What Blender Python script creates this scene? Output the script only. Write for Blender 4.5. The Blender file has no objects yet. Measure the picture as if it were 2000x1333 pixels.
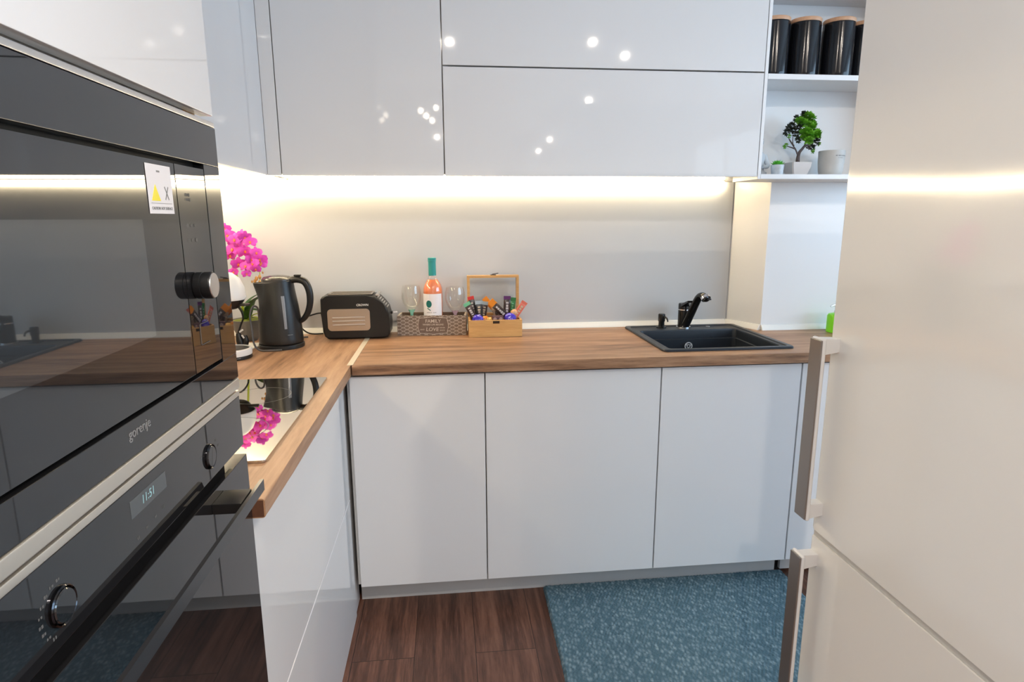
import bpy, bmesh, math, random
from mathutils import Vector, Matrix, Euler
PI = math.pi
random.seed(7)
scn = bpy.context.scene
C = scn.collection

# ------------------------------------------------------------------ camera
cam_d = bpy.data.cameras.new('camera')
cam_d.sensor_width = 36.0
cam_d.lens = 21.444
cam_d.clip_start = 0.02
cam = bpy.data.objects.new('camera', cam_d)
C.objects.link(cam)
yaw, pitch, roll = math.radians(-6.04), math.radians(-11.38), math.radians(-0.25)
_r = Vector((math.cos(yaw), math.sin(yaw), 0)); _f = Vector((-math.sin(yaw), math.cos(yaw), 0)); _u = Vector((0, 0, 1))
f2 = _f * math.cos(pitch) + _u * math.sin(pitch); u2 = -_f * math.sin(pitch) + _u * math.cos(pitch)
r3 = _r * math.cos(roll) + u2 * math.sin(roll); u3 = -_r * math.sin(roll) + u2 * math.cos(roll)
M = Matrix((( r3.x, u3.x, -f2.x, 0.911), (r3.y, u3.y, -f2.y, -2.5192), (r3.z, u3.z, -f2.z, 1.3554), (0, 0, 0, 1)))
cam.matrix_world = M
scn.camera = cam
# ------------------------------------------------------------------ view
scn.view_settings.view_transform = 'Standard'
scn.view_settings.look = 'None'
scn.view_settings.gamma = 1.0
scn.view_settings.use_curve_mapping = False
scn.view_settings.exposure = 0.0
# ------------------------------------------------------------------ world
w = bpy.data.worlds.new('world'); scn.world = w; w.use_nodes = True
w.node_tree.nodes['Background'].inputs[0].default_value = (0.75, 0.85, 1.0, 1)
w.node_tree.nodes['Background'].inputs[1].default_value = 1.0
# light strengths (tuned here)
LED_E = 39.0
SPOT_W = 23.0
DAY_E = 7.4
DAY2_E = 2.0
BULB_E = 40.0

# ------------------------------------------------------------------ materials
def nt(name):
    m = bpy.data.materials.new(name); m.use_nodes = True
    n = m.node_tree.nodes; l = m.node_tree.links
    return m, n, l, n['Principled BSDF']
def mat(name, col, rough=0.5, metal=0.0, spec=0.5, coat=0.0, trans=0.0, ior=1.5, var=0.0, vscale=30, bump=0.0, bscale=60, emit=None, estr=0.0, sheen=0):
    m, n, l, b = nt(name)
    b.inputs['Base Color'].default_value = (*col, 1)
    b.inputs['Roughness'].default_value = rough
    b.inputs['Metallic'].default_value = metal
    b.inputs['Specular IOR Level'].default_value = spec
    b.inputs['Coat Weight'].default_value = coat
    b.inputs['Coat Roughness'].default_value = 0.03
    b.inputs['Transmission Weight'].default_value = trans
    b.inputs['IOR'].default_value = ior
    b.inputs['Sheen Weight'].default_value = sheen
    if emit:
        b.inputs['Emission Color'].default_value = (*emit, 1); b.inputs['Emission Strength'].default_value = estr
    if var or bump:
        tc = n.new('ShaderNodeTexCoord')
    if var:
        t = n.new('ShaderNodeTexNoise'); t.inputs['Scale'].default_value = vscale; t.inputs['Detail'].default_value = 4
        l.new(tc.outputs['Object'], t.inputs['Vector'])
        mx = n.new('ShaderNodeMix'); mx.data_type = 'RGBA'
        mx.inputs[6].default_value = tuple(max(0, c * (1 - var)) for c in col) + (1,)
        mx.inputs[7].default_value = tuple(min(1, c * (1 + var)) for c in col) + (1,)
        l.new(t.outputs['Fac'], mx.inputs[0]); l.new(mx.outputs[2], b.inputs['Base Color'])
    if bump:
        t2 = n.new('ShaderNodeTexNoise'); t2.inputs['Scale'].default_value = bscale; t2.inputs['Detail'].default_value = 2
        l.new(tc.outputs['Object'], t2.inputs['Vector'])
        bp = n.new('ShaderNodeBump'); bp.inputs['Strength'].default_value = bump; bp.inputs['Distance'].default_value = 0.01
        l.new(t2.outputs['Fac'], bp.inputs['Height']); l.new(bp.outputs['Normal'], b.inputs['Normal'])
    return m
def math_node(n, op, a=None, b=None):
    x = n.new('ShaderNodeMath'); x.operation = op
    if a is not None and not hasattr(a, 'links'): x.inputs[0].default_value = a
    if b is not None and not hasattr(b, 'links'): x.inputs[1].default_value = b
    return x
def wood(name, stops, axis, scale=1.0, rough=0.4, plank=None, coat=0.0, spec=0.5, contrast=1.0):
    """grain runs along axis ('X' or 'Y' or 'Z'); plank=(width, length) for boards"""
    m, n, l, b = nt(name)
    tc = n.new('ShaderNodeTexCoord')
    mp = n.new('ShaderNodeMapping')
    s = {'X': (0.9, 11, 11), 'Y': (11, 0.9, 11), 'Z': (11, 11, 0.9)}[axis]
    mp.inputs['Scale'].default_value = tuple(v * scale for v in s)
    l.new(tc.outputs['Object'], mp.inputs['Vector'])
    vec = mp.outputs['Vector']
    pl = None
    if plank:
        br = n.new('ShaderNodeTexBrick')
        mp2 = n.new('ShaderNodeMapping'); mp2.inputs['Rotation'].default_value = (0, 0, PI / 2)
        mp2.inputs['Location'].default_value = plank[2]
        l.new(tc.outputs['Object'], mp2.inputs['Vector']); l.new(mp2.outputs['Vector'], br.inputs['Vector'])
        br.inputs['Scale'].default_value = 1.0; br.inputs['Brick Width'].default_value = plank[1]; br.inputs['Row Height'].default_value = plank[0]
        br.inputs['Mortar Size'].default_value = 0.0011; br.inputs['Mortar Smooth'].default_value = 0.2
        br.offset = 0.37; br.inputs['Color1'].default_value = (0, 0, 0, 1); br.inputs['Color2'].default_value = (1, 1, 1, 1)
        br.inputs['Mortar'].default_value = (0.5, 0.5, 0.5, 1)
        pl = br
        # shift grain per plank
        ad = n.new('ShaderNodeVectorMath'); ad.operation = 'MULTIPLY_ADD'
        l.new(br.outputs['Color'], ad.inputs[0]); ad.inputs[1].default_value = (7, 31, 3); l.new(vec, ad.inputs[2])
        vec = ad.outputs[0]
    n1 = n.new('ShaderNodeTexNoise'); n1.inputs['Scale'].default_value = 1.3; n1.inputs['Detail'].default_value = 9; n1.inputs['Roughness'].default_value = 0.62; n1.inputs['Distortion'].default_value = 1.1
    l.new(vec, n1.inputs['Vector'])
    n2 = n.new('ShaderNodeTexNoise'); n2.inputs['Scale'].default_value = 9; n2.inputs['Detail'].default_value = 5; n2.inputs['Roughness'].default_value = 0.7
    l.new(vec, n2.inputs['Vector'])
    mx = n.new('ShaderNodeMix'); mx.data_type = 'FLOAT'; mx.inputs[0].default_value = 0.35
    l.new(n1.outputs['Fac'], mx.inputs[2]); l.new(n2.outputs['Fac'], mx.inputs[3])
    out = mx.outputs[0]
    if pl:
        ma = n.new('ShaderNodeMath'); ma.operation = 'MULTIPLY_ADD'; ma.inputs[1].default_value = 0.10; 
        sx = n.new('ShaderNodeSeparateColor'); l.new(pl.outputs['Color'], sx.inputs[0])
        l.new(sx.outputs[0], ma.inputs[0]); l.new(out, ma.inputs[2])
        sb = n.new('ShaderNodeMath'); sb.operation = 'SUBTRACT'; sb.inputs[1].default_value = 0.05; l.new(ma.outputs[0], sb.inputs[0]); out = sb.outputs[0]
    cr = n.new('ShaderNodeValToRGB')
    el = cr.color_ramp.elements
    el[0].position = stops[0][0]; el[0].color = (*stops[0][1], 1)
    el[1].position = stops[-1][0]; el[1].color = (*stops[-1][1], 1)
    for p, c in stops[1:-1]:
        e = el.new(p); e.color = (*c, 1)
    l.new(out, cr.inputs['Fac'])
    col = cr.outputs['Color']
    if pl:
        dk = n.new('ShaderNodeMix'); dk.data_type = 'RGBA'; l.new(pl.outputs['Fac'], dk.inputs[0]); l.new(col, dk.inputs[6]); dk.inputs[7].default_value = (0.012, 0.006, 0.004, 1)
        col = dk.outputs[2]
    l.new(col, b.inputs['Base Color'])
    b.inputs['Roughness'].default_value = rough; b.inputs['Coat Weight'].default_value = coat; b.inputs['Specular IOR Level'].default_value = spec
    bp = n.new('ShaderNodeBump'); bp.inputs['Strength'].default_value = 0.08; bp.inputs['Distance'].default_value = 0.004
    l.new(n2.outputs['Fac'], bp.inputs['Height']); l.new(bp.outputs['Normal'], b.inputs['Normal'])
    return m
def emission(name, col, strength):
    m = bpy.data.materials.new(name); m.use_nodes = True
    n = m.node_tree.nodes; l = m.node_tree.links; n.clear()
    e = n.new('ShaderNodeEmission'); e.inputs[0].default_value = (*col, 1); e.inputs[1].default_value = strength
    o = n.new('ShaderNodeOutputMaterial'); l.new(e.outputs[0], o.inputs[0])
    return m

M_ = {}
M_['gloss_white'] = mat('gloss_white', (0.72, 0.72, 0.725), 0.03, spec=0.5)
M_['fridge_white'] = mat('fridge_white', (0.77, 0.75, 0.715), 0.09, spec=0.5, ior=1.85, bump=0.010, bscale=7)
M_['plastic_white'] = mat('plastic_white', (0.72, 0.71, 0.70), 0.35)
M_['matt_white'] = mat('matt_white', (0.72, 0.72, 0.71), 0.55)
M_['shelf_white'] = mat('shelf_white', (0.80, 0.81, 0.82), 0.4)
M_['plinth'] = mat('plinth', (0.50, 0.50, 0.50), 0.35, var=0.03)
M_['wall_paint'] = mat('wall_paint', (0.74, 0.73, 0.71), 0.85, bump=0.05, bscale=300)
M_['wall_warm'] = mat('wall_glossy_paint', (0.80, 0.80, 0.80), 0.25, spec=0.5)
M_['ceiling_paint'] = mat('ceiling_paint', (0.88, 0.88, 0.87), 0.9)
M_['splash'] = mat('splash_panel', (0.62, 0.63, 0.635), 0.3, spec=0.4)
M_['seal'] = mat('seal_white', (0.85, 0.84, 0.80), 0.3)
M_['counter_x'] = wood('worktop_wood_x', [(0.36, (0.13, 0.062, 0.032)), (0.45, (0.26, 0.135, 0.070)), (0.53, (0.37, 0.205, 0.112)), (0.68, (0.49, 0.30, 0.175))], 'X', 1.0, 0.42)
M_['counter_y'] = wood('worktop_wood_y', [(0.36, (0.13, 0.062, 0.032)), (0.45, (0.26, 0.135, 0.070)), (0.53, (0.37, 0.205, 0.112)), (0.68, (0.49, 0.30, 0.175))], 'Y', 0.8, 0.42)
M_['floor'] = wood('floor_planks', [(0.32, (0.042, 0.018, 0.011)), (0.44, (0.10, 0.043, 0.027)), (0.53, (0.17, 0.074, 0.046)), (0.66, (0.25, 0.12, 0.078))], 'Y', 1.15, 0.42, plank=(0.193, 1.28, (0.47, -0.007, 0)))
M_['bamboo'] = wood('bamboo_wood', [(0.3, (0.52, 0.27, 0.085)), (0.5, (0.64, 0.36, 0.13)), (0.7, (0.74, 0.46, 0.19))], 'X', 3.0, 0.4)
M_['lid_wood'] = wood('lid_wood', [(0.3, (0.50, 0.26, 0.14)), (0.7, (0.72, 0.44, 0.27))], 'X', 3.0, 0.45)
M_['warm_glow_edge'] = mat('edge_glow_orange', (0.75, 0.50, 0.28), 0.7, var=0.2)  # orange stands in for warm strip light on the panel edge
M_['black_glass'] = mat('black_glass', (0.012, 0.012, 0.013), 0.02, spec=0.7, ior=1.6)
M_['window_glass'] = mat('oven_window_glass', (0.03, 0.033, 0.036), 0.02, spec=0.9, ior=1.75)
M_['hob_glass'] = mat('hob_glass', (0.62, 0.60, 0.56), 0.02, metal=1.0)
M_['black_plastic'] = mat('black_plastic', (0.009, 0.009, 0.0095), 0.35, spec=0.4)
M_['black_matt'] = mat('black_matt', (0.012, 0.012, 0.012), 0.5)
M_['kettle_black'] = mat('kettle_black', (0.009, 0.0085, 0.008), 0.36, metal=0.0, spec=0.45)
M_['sink_black'] = mat('sink_composite', (0.017, 0.022, 0.030), 0.36, bump=0.08, bscale=700)
M_['faucet_black'] = mat('faucet_black', (0.010, 0.010, 0.010), 0.18)
M_['chrome'] = mat('chrome', (0.82, 0.82, 0.84), 0.08, metal=1.0)
M_['alu'] = mat('brushed_aluminium', (0.66, 0.64, 0.62), 0.28, metal=1.0, var=0.05, vscale=90)
M_['beige_metal'] = mat('beige_metal', (0.62, 0.58, 0.51), 0.32, metal=0.7)
M_['steel'] = mat('toaster_steel', (0.50, 0.44, 0.385), 0.30, metal=1.0)
M_['handle_metal'] = mat('fridge_handle_metal', (0.30, 0.27, 0.25), 0.34, metal=0.9)
M_['dark_gap'] = mat('dark_gap', (0.01, 0.01, 0.01), 0.7)
M_['grey_lip'] = mat('grey_lip', (0.42, 0.42, 0.41), 0.45)
M_['print_grey'] = mat('print_grey', (0.22, 0.22, 0.22), 0.6)
M_['print_dim'] = mat('print_dim', (0.10, 0.10, 0.098), 0.6)
M_['print_white'] = mat('print_white', (0.75, 0.75, 0.73), 0.6)
M_['print_black'] = mat('print_black', (0.03, 0.03, 0.03), 0.6)
def thin_glass(name, tint, refl=1.45, k=1.0):
    m = bpy.data.materials.new(name); m.use_nodes = True
    n = m.node_tree.nodes; l = m.node_tree.links; n.clear()
    t = n.new('ShaderNodeBsdfTransparent'); t.inputs[0].default_value = (*tint, 1)
    g = n.new('ShaderNodeBsdfGlossy'); g.inputs['Roughness'].default_value = 0.02; g.inputs['Color'].default_value = (1, 1, 1, 1)
    f0 = n.new('ShaderNodeLayerWeight'); f0.inputs[0].default_value = 0.5
    f1 = n.new('ShaderNodeMath'); f1.operation = 'POWER'; f1.inputs[1].default_value = 4.0; l.new(f0.outputs['Facing'], f1.inputs[0])
    f = n.new('ShaderNodeMath'); f.operation = 'MULTIPLY_ADD'; f.inputs[1].default_value = 0.75; f.inputs[2].default_value = 0.03 * refl; l.new(f1.outputs[0], f.inputs[0])
    mx = n.new('ShaderNodeMixShader'); o = n.new('ShaderNodeOutputMaterial')
    l.new(f.outputs[0], mx.inputs[0]); l.new(t.outputs[0], mx.inputs[1]); l.new(g.outputs[0], mx.inputs[2]); l.new(mx.outputs[0], o.inputs[0])
    return m
M_['glass'] = thin_glass('clear_glass', (0.985, 0.985, 0.98), 1.35)
M_['glass_green'] = mat('green_glass', (0.45, 0.92, 0.78), 0.05, trans=0.6, ior=1.45)
M_['glass_pink'] = mat('pink_glass', (0.9, 0.68, 0.80), 0.05, trans=0.6, ior=1.45)
M_['rose'] = mat('rose_wine', (0.78, 0.22, 0.085), 0.15, coat=1.0, spec=0.5)
M_['teal'] = mat('teal_capsule', (0.02, 0.28, 0.27), 0.35, spec=0.5)
M_['teal_dark'] = mat('teal_print', (0.0, 0.14, 0.12), 0.5)
M_['label'] = mat('paper_label', (0.80, 0.78, 0.80), 0.6)
M_['cream'] = mat('cream_metal', (0.75, 0.66, 0.52), 0.4, metal=0.3)
M_['orchid'] = mat('orchid_petal', (0.72, 0.045, 0.44), 0.55, var=0.55, vscale=70, sheen=0.1)
M_['orchid_bud'] = mat('orchid_bud', (0.55, 0.28, 0.08), 0.55, var=0.3, vscale=80)
M_['orchid_lip'] = mat('orchid_lip', (0.75, 0.18, 0.05), 0.5)
M_['leaf'] = mat('orchid_leaf', (0.025, 0.085, 0.015), 0.4, var=0.4, vscale=25)
M_['leaf_yellow'] = mat('yellow_green_stem', (0.42, 0.50, 0.02), 0.45, var=0.15)
M_['pot_grey'] = mat('grey_pot', (0.15, 0.145, 0.135), 0.5)
M_['bonsai_leaf'] = mat('bonsai_leaf', (0.17, 0.46, 0.03), 0.5, var=0.55, vscale=60)
M_['bonsai_dark'] = mat('bonsai_dark_leaf', (0.035, 0.045, 0.03), 0.6, var=0.4, vscale=60)
M_['bark'] = mat('bark', (0.085, 0.065, 0.062), 0.8, var=0.4, vscale=90, bump=0.4, bscale=180)
M_['soil'] = mat('soil', (0.07, 0.05, 0.04), 0.95, var=0.5, vscale=200)
M_['pot_beige'] = mat('beige_ceramic', (0.58, 0.54, 0.52), 0.4, var=0.05)
M_['cup'] = mat('stoneware_cup', (0.50, 0.49, 0.47), 0.55, var=0.12, vscale=25)
M_['marble'] = mat('veined_grey_pot', (0.50, 0.53, 0.56), 0.3, var=0.45, vscale=45)
M_['statue'] = mat('pale_stone', (0.52, 0.55, 0.58), 0.6, var=0.15, vscale=60)
M_['succulent'] = mat('succulent_green', (0.10, 0.48, 0.04), 0.45, var=0.3, vscale=60)
M_['canister'] = mat('canister_black', (0.008, 0.009, 0.012), 0.13, spec=0.35)
M_['soap_green'] = mat('soap_green', (0.22, 0.78, 0.02), 0.3)
M_['yellow'] = mat('warning_yellow', (0.85, 0.72, 0.02), 0.5)
M_['led'] = emission('led_light', (1.0, 0.81, 0.52), LED_E)
M_['bulb'] = emission('bulb_light', (1.0, 0.86, 0.68), BULB_E)
M_['digits'] = emission('display_digits', (0.55, 0.9, 0.95), 0.6)
M_['display'] = mat('oven_display', (0.075, 0.085, 0.09), 0.1)

# ------------------------------------------------------------------ helpers
def tag(o, label=None, cat=None, group=None, kind=None):
    if label: o['label'] = label
    if cat: o['category'] = cat
    if group: o['group'] = group
    if kind: o['kind'] = kind
    return o
def thing(name, label, cat, loc=(0, 0, 0), rz=0.0, group=None):
    o = bpy.data.objects.new(name, None); C.objects.link(o)
    o.location = loc; o.rotation_euler = (0, 0, rz); o.empty_display_size = 0.05
    return tag(o, label, cat, group)
def wm(o):
    m = Matrix.LocRotScale(o.location, o.rotation_euler, o.scale)
    return wm(o.parent) @ m if o.parent else m
def obj(name, bm, m, parent=None, world=True, origin=None, smooth=True, angle=40):
    """link bm as ONE mesh object; world=True: verts are in world space and are made local to the parent"""
    bmesh.ops.recalc_face_normals(bm, faces=bm.faces)
    inv = None
    o_loc = Vector((0, 0, 0))
    if parent is not None and world:
        bm.transform(wm(parent).inverted())
    if parent is None and origin is not None:
        if world: bm.transform(Matrix.Translation(-Vector(origin)))
        o_loc = Vector(origin)
    me = bpy.data.meshes.new(name)
    if smooth:
        for f in bm.faces: f.smooth = True
        a = math.radians(angle)
        for e in bm.edges:
            if len(e.link_faces) == 2:
                if e.calc_face_angle(0) > a: e.smooth = False
            else: e.smooth = True
    bm.to_mesh(me); bm.free()
    for mm in (m if isinstance(m, (list, tuple)) else [m]): me.materials.append(mm)
    o = bpy.data.objects.new(name, me); C.objects.link(o)
    o.location = o_loc
    if parent is not None: o.parent = parent
    if smooth:
        wn = o.modifiers.new('normals', 'WEIGHTED_NORMAL'); wn.mode = 'FACE_AREA'; wn.weight = 90; wn.keep_sharp = True
    return o
def dup_tree(root, loc=None, rz=None, label=None, group=None):
    r = root.copy(); C.objects.link(r)
    if loc is not None: r.location = loc
    if rz is not None: r.rotation_euler = (0, 0, rz)
    if label: r['label'] = label
    if group: r['group'] = group
    for ch in list(root.children):
        c = ch.copy(); C.objects.link(c); c.parent = r
        for g in list(ch.children):
            d = g.copy(); C.objects.link(d); d.parent = c
    return r
def B(): return bmesh.new()
def bx(bm, x0, x1, y0, y1, z0, z1, bev=0.0, seg=2, rot=None, mi=0):
    x0, x1 = min(x0, x1), max(x0, x1); y0, y1 = min(y0, y1), max(y0, y1); z0, z1 = min(z0, z1), max(z0, z1)
    mt = Matrix.Translation(((x0 + x1) / 2, (y0 + y1) / 2, (z0 + z1) / 2))
    if rot is not None: mt = mt @ rot.to_matrix().to_4x4()
    mt = mt @ Matrix.Diagonal((x1 - x0, y1 - y0, z1 - z0, 1))
    g = bmesh.ops.create_cube(bm, size=1.0, matrix=mt)
    vs = g['verts']; fs = set(f for v in vs for f in v.link_faces)
    if bev > 0:
        es = list(set(e for v in vs for e in v.link_edges))
        r = bmesh.ops.bevel(bm, geom=es, offset=bev, segments=seg, affect='EDGES', profile=0.5)
        fs = set(r['faces']) | set(f for f in fs if f.is_valid)
    for f in fs: f.material_index = mi
    return bm
def lathe(bm, prof, loc=(0, 0, 0), n=40, axis='Z', sx=1.0, sy=1.0, mat3=None, mi=0, cap=True):
    rings = []
    for r, z in prof:
        if r <= 1e-6:
            rings.append([bm.verts.new((0, 0, z))])
        else:
            rings.append([bm.verts.new((r * sx * math.cos(2 * PI * k / n), r * sy * math.sin(2 * PI * k / n), z)) for k in range(n)])
    fs = []
    for a, b in zip(rings, rings[1:]):
        for k in range(n):
            k2 = (k + 1) % n
            if len(a) == 1 and len(b) > 1: fs.append(bm.faces.new((a[0], b[k], b[k2])))
            elif len(b) == 1 and len(a) > 1: fs.append(bm.faces.new((a[k], a[k2], b[0])))
            elif len(a) > 1: fs.append(bm.faces.new((a[k], a[k2], b[k2], b[k])))
    if cap:
        for rg in (rings[0], rings[-1]):
            if len(rg) > 1: fs.append(bm.faces.new(rg))
    for f in fs: f.material_index = mi
    mt = Matrix.Translation(loc)
    if mat3 is not None: mt = mt @ mat3.to_4x4()
    elif axis == 'X': mt = mt @ Matrix.Rotation(PI / 2, 4, 'Y')
    elif axis == '-Y': mt = mt @ Matrix.Rotation(PI / 2, 4, 'X')
    vs = [v for rg in rings for v in rg]
    bmesh.ops.transform(bm, matrix=mt, verts=vs)
    return bm
def catmull(pts, k=6):
    P = [Vector(p) for p in pts]
    if len(P) < 3: return P
    out = []
    for i in range(len(P) - 1):
        p0 = P[max(i - 1, 0)]; p1 = P[i]; p2 = P[i + 1]; p3 = P[min(i + 2, len(P) - 1)]
        for j in range(k):
            t = j / k
            out.append(0.5 * ((2 * p1) + (-p0 + p2) * t + (2 * p0 - 5 * p1 + 4 * p2 - p3) * t * t + (-p0 + 3 * p1 - 3 * p2 + p3) * t ** 3))
    out.append(P[-1]); return out
def tube(bm, pts, rad, n=10, k=6, smooth=True, flat=1.0, mi=0):
    """rad: number or list per control point"""
    P = catmull(pts, k) if smooth and len(pts) > 2 else [Vector(p) for p in pts]
    if isinstance(rad, (int, float)): R = [rad] * len(P)
    else:
        R = []
        kk = (len(P) - 1) / (len(rad) - 1)
        for i in range(len(P)):
            t = i / kk; a = min(int(t), len(rad) - 2); R.append(rad[a] + (rad[a + 1] - rad[a]) * (t - a))
    up = Vector((0, 0, 1)); prev = None; rings = []
    for i, p in enumerate(P):
        t = (P[min(i + 1, len(P) - 1)] - P[max(i - 1, 0)]).normalized()
        if prev is None:
            a = t.cross(up)
            if a.length < 0.05: a = t.cross(Vector((1, 0, 0)))
        else: a = prev - t * prev.dot(t)
        a.normalize(); prev = a; b = t.cross(a).normalized()
        rings.append([bm.verts.new(p + a * R[i] * math.cos(2 * PI * q / n) + b * R[i] * flat * math.sin(2 * PI * q / n)) for q in range(n)])
    for a, b in zip(rings, rings[1:]):
        for q in range(n):
            f = bm.faces.new((a[q], a[(q + 1) % n], b[(q + 1) % n], b[q])); f.material_index = mi
    for rg in (rings[0], rings[-1]):
        f = bm.faces.new(rg); f.material_index = mi
    return bm
def prism(bm, pts, d, bev=0.0, seg=2, mi=0):
    """closed polygon pts (3d) extruded by vector d"""
    a = [bm.verts.new(p) for p in pts]; b = [bm.verts.new(Vector(p) + Vector(d)) for p in pts]
    fs = [bm.faces.new(a), bm.faces.new(list(reversed(b)))]
    n = len(pts)
    for i in range(n): fs.append(bm.faces.new((a[i], b[i], b[(i + 1) % n], a[(i + 1) % n])))
    if bev > 0:
        es = list(set(e for f in fs[:2] for e in f.edges))
        r = bmesh.ops.bevel(bm, geom=es, offset=bev, segments=seg, affect='EDGES', profile=0.5)
        fs = [f for f in fs if f.is_valid] + r['faces']
    for f in fs: f.material_index = mi
    return bm
def rrect(cx, cy, w_, h_, r, n=6):
    out = []
    for (sx, sy, a0) in ((1, 1, 0), (-1, 1, PI / 2), (-1, -1, PI), (1, -1, 3 * PI / 2)):
        for k in range(n + 1):
            a = a0 + k / n * PI / 2
            out.append((cx + sx * (w_ / 2 - r) + r * math.cos(a), cy + sy * (h_ / 2 - r) + r * math.sin(a)))
    return out
def text_bm(body, size, extrude=0.0003, align='CENTER', shear=0.0, bold=0.0):
    cu = bpy.data.curves.new('t', 'FONT'); cu.body = body; cu.size = size; cu.extrude = extrude; cu.align_x = align; cu.align_y = 'CENTER'; cu.shear = shear; cu.offset = bold
    cu.resolution_u = 3
    o = bpy.data.objects.new('t', cu); C.objects.link(o)
    dg = bpy.context.evaluated_depsgraph_get(); dg.update()
    me = bpy.data.meshes.new_from_object(o.evaluated_get(dg))
    bm = B(); bm.from_mesh(me)
    bpy.data.objects.remove(o); bpy.data.curves.remove(cu); bpy.data.meshes.remove(me)
    return bm
def frame(origin, u, v):
    """matrix mapping local x->u, y->v, z->u x v"""
    u = Vector(u).normalized(); v = Vector(v).normalized(); w_ = u.cross(v)
    return Matrix(((u.x, v.x, w_.x, origin[0]), (u.y, v.y, w_.y, origin[1]), (u.z, v.z, w_.z, origin[2]), (0, 0, 0, 1)))
def text(name, body, size, origin, u, v, m, parent, **k):
    bm = text_bm(body, size, **k); bm.transform(frame(origin, u, v))
    return obj(name, bm, m, parent, smooth=False)
def marks(bm, origin, u, v, w_, h_, n, t=0.0003, seed=1):
    """a line of small worn printed strokes too blurred to be letters"""
    rnd = random.Random(seed); fr = frame(origin, u, v); x = -w_ / 2
    cw = w_ / n
    for i in range(n):
        ww = cw * rnd.uniform(0.45, 0.85); hh = h_ * rnd.uniform(0.65, 1.0)
        b2 = B(); bx(b2, x, x + ww, -hh / 2, hh / 2, 0, t)
        b2.transform(fr); me = bpy.data.meshes.new('x'); b2.to_mesh(me); b2.free(); bm.from_mesh(me); bpy.data.meshes.remove(me)
        x += cw
    return bm
def merge(bm, b2, mi=None):
    me = bpy.data.meshes.new('x'); b2.to_mesh(me); b2.free()
    n0 = len(bm.faces); bm.from_mesh(me); bpy.data.meshes.remove(me)
    if mi is not None:
        bm.faces.ensure_lookup_table()
        for f in bm.faces[n0:]: f.material_index = mi
def struct(name, bm, m, **k):
    return tag(obj(name, bm, m, None, **k), kind='structure')

# ================================================================== THE ROOM
XR, YF, ZC = 4.6, -11.0, 2.6
struct('floor', bx(B(), -0.15, XR + 0.15, YF - 0.15, 0.15, -0.1, 0.0), M_['floor'], smooth=False)
struct('ceiling', bx(B(), -0.15, XR + 0.15, YF - 0.15, 0.15, ZC, ZC + 0.1), M_['ceiling_paint'], smooth=False)
struct('wall_left', bx(B(), -0.12, 0, YF, 0.12, 0, ZC), M_['wall_paint'], smooth=False)
bm = bx(B(), 0, 2.115, 0.0, 0.12, 0, ZC)
struct('wall_back', bm, M_['wall_paint'], smooth=False)
bm = B()
prism(bm, [(2.115, 0.12, 0), (2.115, 0, 0), (2.19, -0.165, 0), (XR, -0.165, 0), (XR, 0.12, 0)], (0, 0, ZC))
struct('wall_back_right', bm, M_['wall_warm'], smooth=False)
# right wall with two unseen side windows, positions and sills set to shape the daylight
bm = B(); WZ0, WZ1 = 1.05, 2.45
WIN = [(-8.4, -5.2), (-4.4, -0.7)]
bx(bm, XR, XR + .12, YF, WIN[0][0], WZ0, WZ1); bx(bm, XR, XR + .12, WIN[0][1], WIN[1][0], WZ0, WZ1); bx(bm, XR, XR + .12, WIN[1][1], 0.12, WZ0, WZ1)
bx(bm, XR, XR + .12, YF, 0.12, 0, WZ0); bx(bm, XR, XR + .12, YF, 0.12, WZ1, ZC)
struct('wall_right', bm, M_['wall_paint'], smooth=False)
def sheer(name, col, strength):
    """daylight through a sheer curtain: the lit cloth of a window, in soft folds"""
    m = bpy.data.materials.new(name); m.use_nodes = True
    n = m.node_tree.nodes; l = m.node_tree.links; n.clear()
    e = n.new('ShaderNodeEmission'); e.inputs[0].default_value = (*col, 1); e.inputs[1].default_value = strength
    o = n.new('ShaderNodeOutputMaterial'); l.new(e.outputs[0], o.inputs[0]); return m
def window(name, axis, a0, a1, z0, z1, pos, m_pane):
    f = B(); th = 0.06
    def b(p0, p1, q0, q1, d0, d1):
        if axis == 'X': bx(f, pos + d0, pos + d1, p0, p1, q0, q1, 0.004)
        else: bx(f, p0, p1, pos - d1, pos - d0, q0, q1, 0.004)
    k = max(1, round((a1 - a0) / 1.2))
    b(a0, a1, z0, z0 + th, 0.02, 0.08); b(a0, a1, z1 - th, z1, 0.02, 0.08)
    for i in range(k + 1):
        c = a0 + (a1 - a0) * i / k; c0 = min(max(c - th / 2, a0), a1 - th)
        b(c0, c0 + th, z0, z1, 0.02, 0.08)
    o = struct(name, f, M_['plastic_white'])
    p = B()
    if axis == 'X': bx(p, pos + 0.045, pos + 0.05, a0 + .01, a1 - .01, z0 + .01, z1 - .01)
    else: bx(p, a0 + .01, a1 - .01, pos - 0.05, pos - 0.045, z0 + .01, z1 - .01)
    obj('pane', p, m_pane, o)
    return o
window('window_1', 'X', WIN[1][0], WIN[1][1], WZ0, WZ1, XR, sheer('daylight_side', (0.52, 0.755, 1.0), DAY_E))
window('window_3', 'X', WIN[0][0], WIN[0][1], WZ0, WZ1, XR, sheer('daylight_side_curtained', (0.74, 0.87, 1.0), DAY2_E))
# far wall with a narrow curtained window
FX0, FX1 = 0.55, 1.75
bm = B()
bx(bm, -0.12, FX0, YF - .12, YF, 0, ZC); bx(bm, FX1, XR + .12, YF - .12, YF, 0, ZC); bx(bm, FX0, FX1, YF - .12, YF, 0, 0.3); bx(bm, FX0, FX1, YF - .12, YF, 2.25, ZC)
struct('wall_front', bm, M_['wall_paint'], smooth=False)
window('window_2', 'Y', FX0, FX1, 0.3, 2.25, YF, sheer('daylight_far', (0.85, 0.93, 1.0), DAY2_E))
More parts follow.
